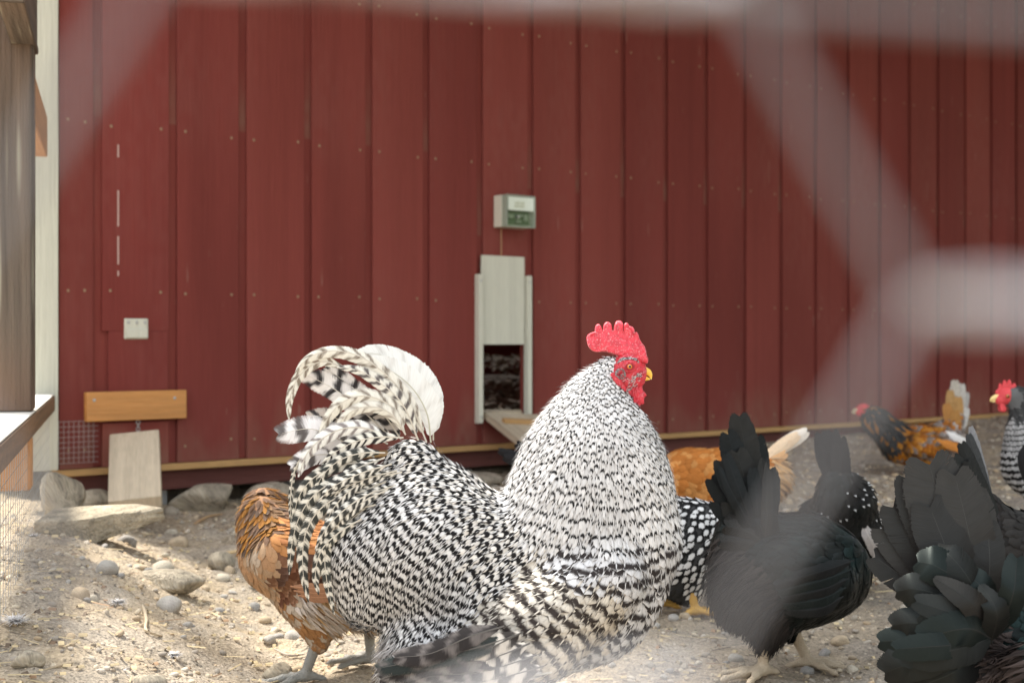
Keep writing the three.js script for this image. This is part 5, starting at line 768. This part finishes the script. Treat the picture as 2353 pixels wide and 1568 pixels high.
// dark hen behind the foreground one
hen({
  label: 'dark grey hen with upright narrow tail behind the large black tail', z: 2.15, u0: 2420, seed: 808, under: [0.03, 0.028, 0.026], legMat: tanLeg,
  prims: (p) => [p(2330, 1270, 84, 2450, 1270, 104), p(2450, 1270, 104, 2560, 1230, 80), p(2310, 1250, 60, 2270, 1170, 34), p(2560, 1220, 60, 2600, 1120, 34), p(2600, 1120, 34, 2610, 1080, 28), p(2400, 1370, 50, 2400, 1450, 16, 0.03), p(2470, 1370, 50, 2480, 1450, 16, -0.04)],
  styles: () => ({ b: { mat: FM.plain, profile: 'round', tint: (P, r) => { const k = 0.014 + 0.018 * r(); return [k * 1.1, k, k * 0.92]; }, lift: 0.004, wander: 0.1 }, e: { mat: FM.fringed, part: 'edged_feathers', profile: 'round', tint: (P, r) => { const k = 0.018 + 0.02 * r(); return [k * 1.05, k, k]; }, lift: 0.004, wander: 0.1 } }),
  rows: [[2270, 1170, -0.6, -0.6, 40, 9, 12, 'b'], [2300, 1190, -0.9, 0.2, 48, 11, 13, 'e'], [2360, 1180, -0.9, 0.3, 50, 12, 13, 'b'], [2440, 1180, -0.9, 0.2, 50, 12, 14, 'e'], [2330, 1280, -0.8, 0.5, 50, 13, 14, 'b'], [2420, 1300, -0.8, 0.5, 50, 13, 14, 'e'], [2560, 1200, -0.6, 0.7, 46, 10, 13, 'b'], [2340, 1340, -0.5, 0.9, 46, 11, 13, 'b']],
  quills: () => [[2232, 984, 12, 0.0, [0.2, 0.2, 0.21]], [2244, 1020, 14, -0.008, [0.016, 0.016, 0.018]], [2224, 1000, 14, 0.006, [0.04, 0.04, 0.042]], [2205, 1020, 18, 0.012, [0.017, 0.016, 0.016]], [2185, 1050, 22, 0.018, [0.017, 0.016, 0.0155]], [2215, 1060, 20, 0.022, [0.015, 0.014, 0.014]], [2160, 1095, 20, 0.024, [0.017, 0.016, 0.0155]], [2250, 1090, 16, 0.0, [0.013, 0.013, 0.015]]].map(([u, v, w, d, c]) => [[[2285, 1225, d], [lerp(2285, u, 0.5) + 4, lerp(1225, v, 0.5), d], [u, v, d]], w, broad, flat(c, 0.3), { mat: FM.vaneGloss }]),
  head: { at: [2615, 1075, 0], yaw: 0, s: 34, comb: 0.6, wattle: 0.4, beak: hornBeak }, legs: [[2400, 1440, 2400, 1540, 0.03, 0, 1.15], [2480, 1440, 2490, 1540, -0.04, 0, 1.15]],
});
// large black hen cut off at the right, tail fanned towards the camera
hen({
  label: 'large glossy black hen with fanned tail in the lower right corner', z: 1.72, u0: 2380, seed: 909, under: [0.018, 0.017, 0.018], legMat: slateLeg, zs: 0.85,
  prims: (p) => [p(2250, 1450, 110, 2400, 1520, 150), p(2400, 1520, 150, 2560, 1500, 130), p(2240, 1430, 90, 2190, 1360, 60), p(2200, 1540, 110, 2260, 1600, 100, 0.03), p(2600, 1470, 90, 2680, 1330, 50), p(2680, 1330, 50, 2700, 1270, 40), p(2330, 1650, 60, 2330, 1740, 18, 0.03), p(2440, 1650, 60, 2450, 1740, 18, -0.05), p(2330, 1500, 70, 2500, 1560, 70, 0.1)],
  styles: () => ({ ...blackStyles(), t: { mat: FM.gloss, profile: 'round', tint: (P, r) => { const k = 0.014 + 0.022 * r(); return r() < 0.6 ? [k * 0.55, k * 1.0, k * 0.98] : [k * 0.6, k * 0.6, k * 0.6]; }, lift: 0.005, wander: 0.14 }, f: { mat: FM.plain, part: 'body_fluff', profile: 'hair', tint: (P, r) => { const k = 0.025 + 0.045 * r(); return [k * 1.3, k * 0.98, k * 0.9]; }, lift: 0.02, wander: 0.5, cling: 0.1, segs: 4, camber: 0 } }),  // teal sheen put into the tint of most back feathers
  rows: [[2200, 1380, -0.5, -0.7, 60, 2.4, 6, 'f'], [2240, 1400, 0.1, -0.9, 70, 2.4, 6, 'f'], [2180, 1430, -0.8, -0.2, 60, 2.4, 6, 'f'], [2260, 1360, 0.3, -0.9, 60, 2.4, 6, 'f'], [2150, 1500, -0.9, 0.3, 60, 14, 16, 'b'], [2200, 1560, -0.7, 0.7, 60, 2.6, 7, 'f'], [2290, 1450, -0.7, 0.4, 60, 2.6, 7, 'f'], [2340, 1420, -0.95, 0.2, 66, 16, 17, 't'], [2420, 1400, -0.95, 0.2, 66, 17, 18, 't'], [2330, 1500, -0.95, 0.25, 72, 20, 20, 't'], [2420, 1530, -0.95, 0.3, 72, 20, 20, 't'], [2300, 1580, -0.9, 0.3, 72, 18, 19, 't'], [2560, 1480, -0.9, 0.3, 66, 16, 18, 'b']],
  quills: (X, R) => [
    ...[[2125, 1066, 62, 0.000, 0], [2085, 1100, 44, -0.008, 1], [2050, 1165, 40, -0.014, 1], [2180, 1090, 48, 0.006, 0], [2225, 1130, 36, 0.004, 0], [2026, 1215, 34, -0.018, 0], [2012, 1280, 32, -0.02, 1], [2250, 1200, 30, 0.012, 1], [2120, 1160, 48, 0.012, 1]].map(([u, v, w, d, c], i) => [[[2225, 1420, 0.01 + d], [lerp(2225, u, 0.5) + (u > 2150 ? 8 : -6), lerp(1420, v, 0.5), 0.03 + d], [u, v, 0.02 + d]], w, broad, c ? flat([0.025, 0.0225, 0.022], 0.08) : flat([0.034, 0.0305, 0.029], 0.08), { mat: FM.vaneGloss, n: 150, shaft: [0.05, 0.046, 0.043], cup: 0.08, split: 0.02, mess: 0.03, left: 1.2, right: 1.2 }]),
    ...[[2075, 1268, 40, 1, 8], [2118, 1240, 36, 0, -4], [2030, 1330, 38, 0, 20], [2070, 1372, 46, 1, 30], [2022, 1408, 34, 0, 16], [2040, 1462, 44, 1, 46], [2008, 1512, 40, 0, 24], [2062, 1545, 50, 1, 60], [2165, 1285, 42, 0, -10], [2000, 1450, 30, 1, 10], [2110, 1330, 44, 0, 14], [2120, 1420, 48, 1, 40], [2035, 1590, 46, 0, 50], [2130, 1500, 44, 0, 50]].map(([u, v, w, c, hook], i) => [[[2225 + 18 * Math.sin(i * 2.3), 1425 + (i * 37) % 70, 0.055], [lerp(2225, u, 0.45) - 6 * (i % 3), lerp(1440, v, 0.7) - hook * 0.9, 0.088 + 0.006 * Math.sin(i * 1.7)], [lerp(2225, u, 0.85), lerp(1440, v, 0.95) - hook * 0.5, 0.085 - 0.002 * i], [u, v + hook * 0.35, 0.066 - 0.002 * i]], w, broad, c ? flat([0.009, 0.0115, 0.011], 0.12) : flat([0.0125, 0.0122, 0.0118], 0.12), { mat: FM.vaneGloss, name: 'tail_covert', n: 140, cup: 0.3 + 0.12 * (i % 3), shaft: [0.024, 0.024, 0.022], split: 0.02, mess: 0.04, left: 1.0 + 0.1 * (i % 2), right: 1.15 - 0.1 * (i % 3), fuzz: 0.04, face: V(0.14 * Math.sin(i * 1.9), 0.2, 1) }]),
    ...Array.from({ length: 16 }, (_, i) => { const a = R.s(-0.5, 2.2), L = R.s(120, 205), u = 2215 - L * Math.sin(a), v = 1420 - L * Math.cos(a) * 0.9, d = 0.085 + 0.03 * R(), hk = 26 * R(); return [[[2225 + 24 * R.n(), 1430 + 26 * R.n(), d - 0.02], [lerp(2225, u, 0.5), lerp(1430, v, 0.55) - hk, d + 0.008], [u - 6, v + hk * 0.5, d - 0.012]], R.s(26, 40), R() < 0.25 ? sickle : broad, R() < 0.3 ? flat([0.009, 0.0115, 0.011], 0.12) : R() < 0.5 ? flat([0.02, 0.0175, 0.0165], 0.12) : flat([0.0125, 0.0122, 0.0118], 0.12), { mat: FM.vaneGloss, name: 'tail_covert', n: 90, cup: 0.1, fuzz: 0.04, shaft: [0.02, 0.019, 0.018], face: V(0.14 * R.n(), 0.2, 1) }]; }),
    ...[0, 1, 2, 3].map((i) => [[[2420, 1480 + i * 26, 0.19], [2320, 1500 + i * 24, 0.20], [2215, 1535 + i * 22, 0.17]], 26, broad, i % 2 ? flat([0.008, 0.018, 0.018], 0.2) : flat([0.010, 0.0105, 0.0105], 0.2), { mat: FM.vaneGloss, name: 'flight_feather', n: 90 }]),
  ],
  head: { at: [2710, 1265, 0], yaw: 0, s: 50, comb: 0.7, wattle: 0.5, beak: hornBeak }, legs: [[2330, 1720, 2330, 1800, 0.03, 0, 1.2], [2450, 1720, 2460, 1800, -0.05, 0, 1.2]],
});

// ---------- loose stones, gravel, straw, down ----------
{
  const R = rng(404), geos = [0, 1, 2, 3, 4, 5].map((i) => stoneGeo(300 + i, 1, 0.5 + 0.06 * i, 0.75, 2, 9, 0.05, i % 2 ? 30 : 14)), tones = [[0.52, 0.49, 0.45], [0.44, 0.39, 0.32], [0.62, 0.56, 0.46], [0.36, 0.345, 0.33], [0.55, 0.44, 0.31]].map((c) => std({ color: rgb(...c), vertexColors: true, roughness: 0.95, map: M.stone.map }));
  const inside = (x, z) => { const n = (x + 1.108) * 0.6467 - (z - 3.4616) * 0.7627; return n > 0.02; };
  const first = {}; let count = 0;
  for (let i = 0; i < 4000 && count < 280; i++) {
    const v = R.s(1080, 1566), u = R.s(0, 2340), gz = 0.615 / ((v - CY) / FOC + 0.047), x = (u - CX) / FOC * gz; if (!inside(x, gz) || gz > 4.3 || x < -1.02 + (3.4 - gz) * 0.27) continue;
    const dens = u < 700 ? (0.35 + 0.65 * sst(0.0, 0.35, fbm(x * 3, gz * 3, 2) + 0.12) + (u < 330 ? 0.5 : v < 1300 ? 0.3 : 0)) : 0.55; if (R() > dens) continue;
    const s = 0.006 + (u < 420 ? 0.021 : u < 700 && v < 1320 ? 0.021 : 0.014) * Math.pow(R(), 1.8), k = i % 6, c = i % 5;
    const m = part(numbered('stone'), geos[k], tones[c], scene); m.scale.setScalar(s); m.position.set(x, ground(x, gz) + s * 0.18, -gz); m.rotation.set(R.n() * 0.3, R.s(0, 6.28), R.n() * 0.3);
    const tone = ['grey', 'brown grey', 'pale buff', 'dark grey', 'sandy tan'][c], size = s > 0.0125 ? 'larger' : s > 0.0088 ? 'middling' : 'small';
    const where = u < 300 && v < 1330 ? 'by the wire of the side fence' : u < 560 && v < 1330 ? 'before the rocks at the wall' : u < 330 ? 'in the lower left foreground' : u < 560 ? 'on the bare dirt below the pale twig' : u < 1000 ? 'about the feet of the brown hen' : v < 1200 ? (u < 1900 ? 'near the wall behind the orange hen' : 'under the far brown hen by the wall') : u < 1700 ? 'in front of the breast of the rooster' : u < 2000 ? 'about the feet of the black hen' : v < 1330 ? 'beyond the large black tail' : 'between the black hen and the large black tail';
    tag(m, `${size} ${tone} stone ${where}`, 'stone', `${size} ${tone} stones ${where}`); count++;
  }
  // fine gravel: too many to count
  const cols = [[0.46, 0.41, 0.34], [0.44, 0.36, 0.26], [0.52, 0.45, 0.34], [0.34, 0.30, 0.25], [0.48, 0.37, 0.24]], G = stoneGeo(390, 1, 0.6, 0.8, 1, 9, 0.03), N = 17000, I = new THREE.InstancedMesh(G, std({ vertexColors: true, roughness: 0.95 }), N), mm = new THREE.Matrix4(), qq = new THREE.Quaternion(), ee = new THREE.Euler(); let n = 0;
  for (let i = 0; i < 200000 && n < N; i++) {
    const z = 1.3 + 5.0 * Math.pow(R(), 1.3), x = R.s(-0.42, 0.42) * z * 1.05; if (!inside(x, z)) continue;
    const right = sst(-0.2, 0.9, x - 0.15 * (z - 2.5)), far = sst(2.6, 4, z), d = 0.25 + 0.75 * sst(-0.08, 0.3, fbm(x * 3.1 + 20, z * 3.1, 4) + 0.22 * right * far + (x < -0.75 ? 0.25 : 0)); if (R() > d) continue;
    const s = (0.0014 + 0.0075 * Math.pow(R(), 4.2)) * (0.9 + 0.35 * far), c = cols[Math.floor(R() * 5)], k = 0.75 + 0.5 * R(); ee.set(R.n(), R() * 6.28, R.n()); mm.compose(V(x, ground(x, z) + s * 0.15, -z), qq.setFromEuler(ee), V(s * (0.8 + 0.5 * R()), s, s)); I.setMatrixAt(n, mm); I.setColorAt(n, rgb(c[0] * k, c[1] * k, c[2] * k)); n++;
  }
  I.count = n; I.name = 'gravel'; I.castShadow = I.receiveShadow = true; scene.add(I); tag(I, 'fine gravel and grit strewn over the dirt of the run', null, null, 'stuff');
  // straw, chips and crumbs
  const b = new Buf();
  for (let i = 0; i < 4400; i++) { const z = 1.4 + 4.2 * Math.pow(R(), 1.3), x = R.s(-0.42, 0.42) * z; if (!inside(x, z)) continue; const a = R() * 6.28, L = (R() < 0.3 ? R.s(0.012, 0.05) : R.s(0.003, 0.012)) / 2, w = L > 0.006 ? R.s(0.0005, 0.0013) : R.s(0.001, 0.004), D = V(Math.cos(a), R.n() * 0.12, Math.sin(a)), S = V(-Math.sin(a), 0, Math.cos(a)), q = V(x, ground(x, z) + 0.002 + 0.002 * R(), -z), k = R.s(0.5, 1.15), c = R() < 0.7 ? [0.58 * k, 0.46 * k, 0.27 * k] : R() < 0.5 ? [0.30 * k, 0.19 * k, 0.11 * k] : [0.22 * k, 0.16 * k, 0.11 * k];
    const U = V(0, w * 1.2, 0), P = (s, t, h) => q.clone().addScaledVector(D, s * L).addScaledVector(S, t * w).addScaledVector(U, h), e = [P(-1, -1, 0), P(1, -1, 0), P(1, 0, 1), P(-1, 0, 1), P(1, 1, 0), P(-1, 1, 0)], n1 = S.clone().multiplyScalar(-0.7).add(V(0, 0.7, 0)), n2 = S.clone().multiplyScalar(0.7).add(V(0, 0.7, 0)); const i0 = b.v(e[0], n1, 0, 0, c); b.v(e[1], n1, 0, 0, c); b.v(e[2], V(0, 1, 0), 0, 0, c); b.v(e[3], V(0, 1, 0), 0, 0, c); b.v(e[4], n2, 0, 0, c); b.v(e[5], n2, 0, 0, c); b.i.push(i0, i0 + 2, i0 + 1, i0, i0 + 3, i0 + 2, i0 + 3, i0 + 4, i0 + 2, i0 + 3, i0 + 5, i0 + 4); }
  tag(part('straw', b.geo(), std({ vertexColors: true, roughness: 0.9 }), scene), 'bits of straw and wood chips lying on the dirt', null, null, 'stuff');
  // sticks
  const stick = (label, P, r, c) => tag(part(numbered('twig'), taperTube(P.map(([u, v]) => onG(u, v)), [r * 0.7, r, r * 0.5], 7, 1, 24), std({ color: rgb(...c), roughness: 0.9 }), scene), label, 'twig');
  stick('pale curved twig on the dirt in the left foreground', [[278, 1368], [320, 1385], [335, 1420], [338, 1450], [378, 1462]], 0.0028, [0.58, 0.48, 0.34]);
  stick('brown curved twig before the rounded tan rock', [[400, 1248], [432, 1215], [478, 1186], [515, 1180]], 0.004, [0.46, 0.30, 0.16]);
  stick('short straight stick at the bottom edge on the left', [[90, 1542], [150, 1525], [205, 1518]], 0.0022, [0.40, 0.32, 0.22]);
  stick('grey stick on the dirt left of the foot of the brown hen', [[630, 1490], [665, 1505], [700, 1502]], 0.0022, [0.42, 0.36, 0.30]);
  // wood chips
  for (const [u, v, w, h, t, l, c] of [[605, 1215, 0.05, 0.028, 0.9, 'upright piece of tan bark by the rounded rock', [0.62, 0.44, 0.22]], [530, 1268, 0.085, 0.012, 0.0, 'flat tan strip of wood lying before the brown hen', [0.60, 0.44, 0.24]]]) { const p = onG(u, v, 0.012), g = box(w, 0.006, h, 0.002); const a = g.attributes.position; for (let i = 0; i < a.count; i++) { a.setY(i, a.getY(i) + 0.004 * Math.sin(a.getX(i) * 60)); a.setZ(i, a.getZ(i) * (1 + 0.3 * Math.sin(a.getX(i) * 90))); } g.computeVertexNormals(); const m = part(numbered('wood_chip'), g, std({ color: rgb(...c), roughness: 0.9 }), scene); m.position.copy(p); m.rotation.set(t, 0.3, 0.06); tag(m, l, 'wood chip'); }
  // white down feathers
  for (const [u, v, s, l] of [[35, 1428, 0.036, 'white tuft of down on the ground at the lower left edge'], [265, 1550, 0.03, 'small white down feather near the bottom edge'], [400, 1505, 0.02, 'fluffy white feather on the dirt below the pale twig'], [270, 1385, 0.028, 'grey white down feather beside the pale twig'], [75, 1235, 0.03, 'white feather curled at the fence behind the pebbles'], [640, 1480, 0.03, 'grey down feather on the dirt before the foot of the brown hen']]) {
    const c = onG(u, v, 0.002), d = new Buf(), r = rng(u), o = thing('down_feather', l, 'feather', c);
    for (let i = 0; i < 260; i++) { const a = r() * 6.28, e = r.s(0.05, 0.9), L = s * (0.35 + 0.4 * r()), D = V(Math.cos(a) * Math.cos(e), Math.sin(e) * 0.7, Math.sin(a) * Math.cos(e)), S = V(-Math.sin(a), 0, Math.cos(a)), k = 0.7 + 0.2 * r(), cc = [k, k * 0.97, k * 0.95], N = V(0, 1, 0).add(D).normalize(), w = 0.0005, q = V(r.n() * s * 0.25, 0, r.n() * s * 0.15); const i0 = d.v(q.clone().addScaledVector(S, -w), N, 0, 0, cc); d.v(q.clone().addScaledVector(S, w), N, 0, 0, cc); const q2 = q.clone().addScaledVector(D, L * 0.6); d.v(q2.clone().addScaledVector(S, -w), N, 0, 0, cc); d.v(q2.clone().addScaledVector(S, w), N, 0, 0, cc); d.v(q.clone().addScaledVector(D, L).add(V(0, -L * 0.1, 0)), N, 0, 0, cc); d.i.push(i0, i0 + 1, i0 + 2, i0 + 1, i0 + 3, i0 + 2, i0 + 2, i0 + 3, i0 + 4); }
    part('down', d.geo(), std({ vertexColors: true, roughness: 0.9 }), o); part('quill', taperTube([V(-s * 0.3, 0.001, 0), V(0, 0.003, 0), V(s * 0.25, 0.004, 0.004)], [0.0006, 0.0004], 6), std({ color: rgb(0.7, 0.66, 0.56) }), o);
  }
}

// ---------- trees to the right, seen only as the green reflection in the lid of the opener ----------
{
  const R = rng(51), leaf = new THREE.BufferGeometry(); leaf.setAttribute('position', new THREE.Float32BufferAttribute([-0.5, 0, 0, 0, 0.28, 0.05, 0.5, 0, 0, 0, -0.28, 0.05], 3)); leaf.setIndex([0, 2, 1, 0, 3, 2]); leaf.computeVertexNormals();
  const lm = phy({ color: rgb(0.07, 0.13, 0.035), roughness: 0.7, transmission: 0.3, thickness: 0 }), bark = std({ map: grain(0.14, 0.11, 0.08, 0.8, 20) });
  for (const [x, z, h, w, l] of [[6.6, -1.2, 8.0, 2.9, 'broad green tree to the right of the run nearest the camera'], [6.4, 3.2, 9.0, 3.1, 'tall green tree to the right of the run'], [7.3, 7.2, 8.0, 2.8, 'green tree to the right beyond the end of the barn']]) {
    const o = thing('tree', l, 'tree', V(x, ground(x, z) - 0.05, -z)); part('trunk', taperTube([V(0, 0, 0), V(0.08, h * 0.3, 0.05), V(-0.06, h * 0.6, 0), V(0, h * 0.9, 0.05)], [0.22, 0.17, 0.12, 0.04], 10), bark, o);
    for (let i = 0; i < 5; i++) { const a = i * 1.3, y = h * (0.22 + 0.1 * i); part('limb', taperTube([V(0, y, 0), V(Math.cos(a) * w * 0.35, y + 0.5, Math.sin(a) * w * 0.35), V(Math.cos(a) * w * 0.75, y + 1.0, Math.sin(a) * w * 0.75)], [0.09, 0.06, 0.02], 7), bark, o); }
    const N = 5200, I = new THREE.InstancedMesh(leaf, lm, N), m = new THREE.Matrix4(), q = new THREE.Quaternion(), e = new THREE.Euler(), cl = []; for (let i = 0; i < 26; i++) { const t = R(), a = R() * 6.28, r = w * Math.sqrt(R()) * (1 - 0.6 * Math.abs(t - 0.35)); cl.push(V(Math.cos(a) * r * 0.8, h * (0.12 + 0.84 * t), Math.sin(a) * r * 0.8)); }
    for (let i = 0; i < N; i++) { const c = cl[Math.floor(R() * 26)], s = 0.14 + 0.12 * R(); e.set(R() * 6, R() * 6, R() * 6); m.compose(V(c.x + R.n() * 0.95, c.y + R.n() * 0.8, c.z + R.n() * 0.95), q.setFromEuler(e), V(s, s, s)); I.setMatrixAt(i, m); const k = 0.7 + 0.6 * R(); I.setColorAt(i, rgb(k, k, k * 0.9)); }
    I.name = 'crown'; I.castShadow = I.receiveShadow = true; I.userData.kind = 'stuff'; o.add(I);
  }
}

// ---------- the chicken wire in front of the camera ----------
{
  const d = 0.104, c0 = at(CX, CY, d), o = thing('chicken_wire', 'out of focus galvanised hexagonal chicken wire close in front of the birds', 'wire fence', c0);
  const wire = std({ color: rgb(0.46, 0.46, 0.48), metalness: 0.2, roughness: 0.5 }), shadedWire = std({ color: rgb(0.17, 0.17, 0.18), metalness: 0.2, roughness: 0.6 });  // twisted wires lighter, the others darker: their difference in light put into colour
  const known = [[[2070, 780], [2105, 692]], [[1560, -103], [1690, -55]], [[540, -103], [372, -110]], [[30, 780], [-190, 760]], [[540, 1663], [400, 1770]], [[1560, 1663], [1590, 1575]]];
  const warp = (u, v) => { let W = 0, a = 0, b = 0; for (const [[x, y], [p, q]] of known) { const w = 1 / (1 + ((u - x) ** 2 + (v - y) ** 2) / 30000) ** 2; W += w; a += w * (p - x); b += w * (q - y); } return [u + a / W, v + b / W]; };
  const P = (u, v, w = 0) => at(...warp(u, v), d + w).sub(c0);
  const S = 1020, H = S * Math.sqrt(3), tw = [], lead = [];
  for (let i = -3; i <= 3; i++) for (let j = -3; j <= 3; j++) {
    const cx = 1050 + i * S * 1.5, cy = 780 + (j + (i & 1 ? 0.5 : 0)) * H;
    const a = [cx + S, cy], b = [cx + S / 2, cy - H / 2], e = [cx - S / 2, cy - H / 2];
    // twisted pair along the upper edge, single wires on the two edges at the right
    for (const ph of [0, Math.PI]) { const pts = []; for (let k = 0; k <= 24; k++) { const t = k / 24, q = P(lerp(e[0], b[0], t), lerp(e[1], b[1], t)); pts.push(q.add(V(0, Math.sin(ph + t * 9) * 0.0006, Math.cos(ph + t * 9) * 0.0006))); } tw.push(new THREE.TubeGeometry(new THREE.CatmullRomCurve3(pts), 30, 0.00068, 6)); }
    const l = (p, q) => lead.push(taperTube([P(...p), P(lerp(p[0], q[0], 0.5), lerp(p[1], q[1], 0.5)), P(...q)], [0.00064, 0.00064], 7, 1, 10));
    l(b, a); l(a, [cx + S / 2, cy + H / 2]);
  }
  part('twisted_wires', mergeGeometries(tw), wire, o, 'stuff'); part('single_wires', mergeGeometries(lead), shadedWire, o, 'stuff');
  part('line_wire', taperTube([at(-1500, -220, d + 0.002).sub(c0), at(1600, -26, d + 0.002).sub(c0), at(2400, 32, d + 0.002).sub(c0), at(4200, 140, d + 0.002).sub(c0)], [0.0008, 0.0008], 8, 1, 30), shadedWire, o);
}
renderer.render(scene, camera);
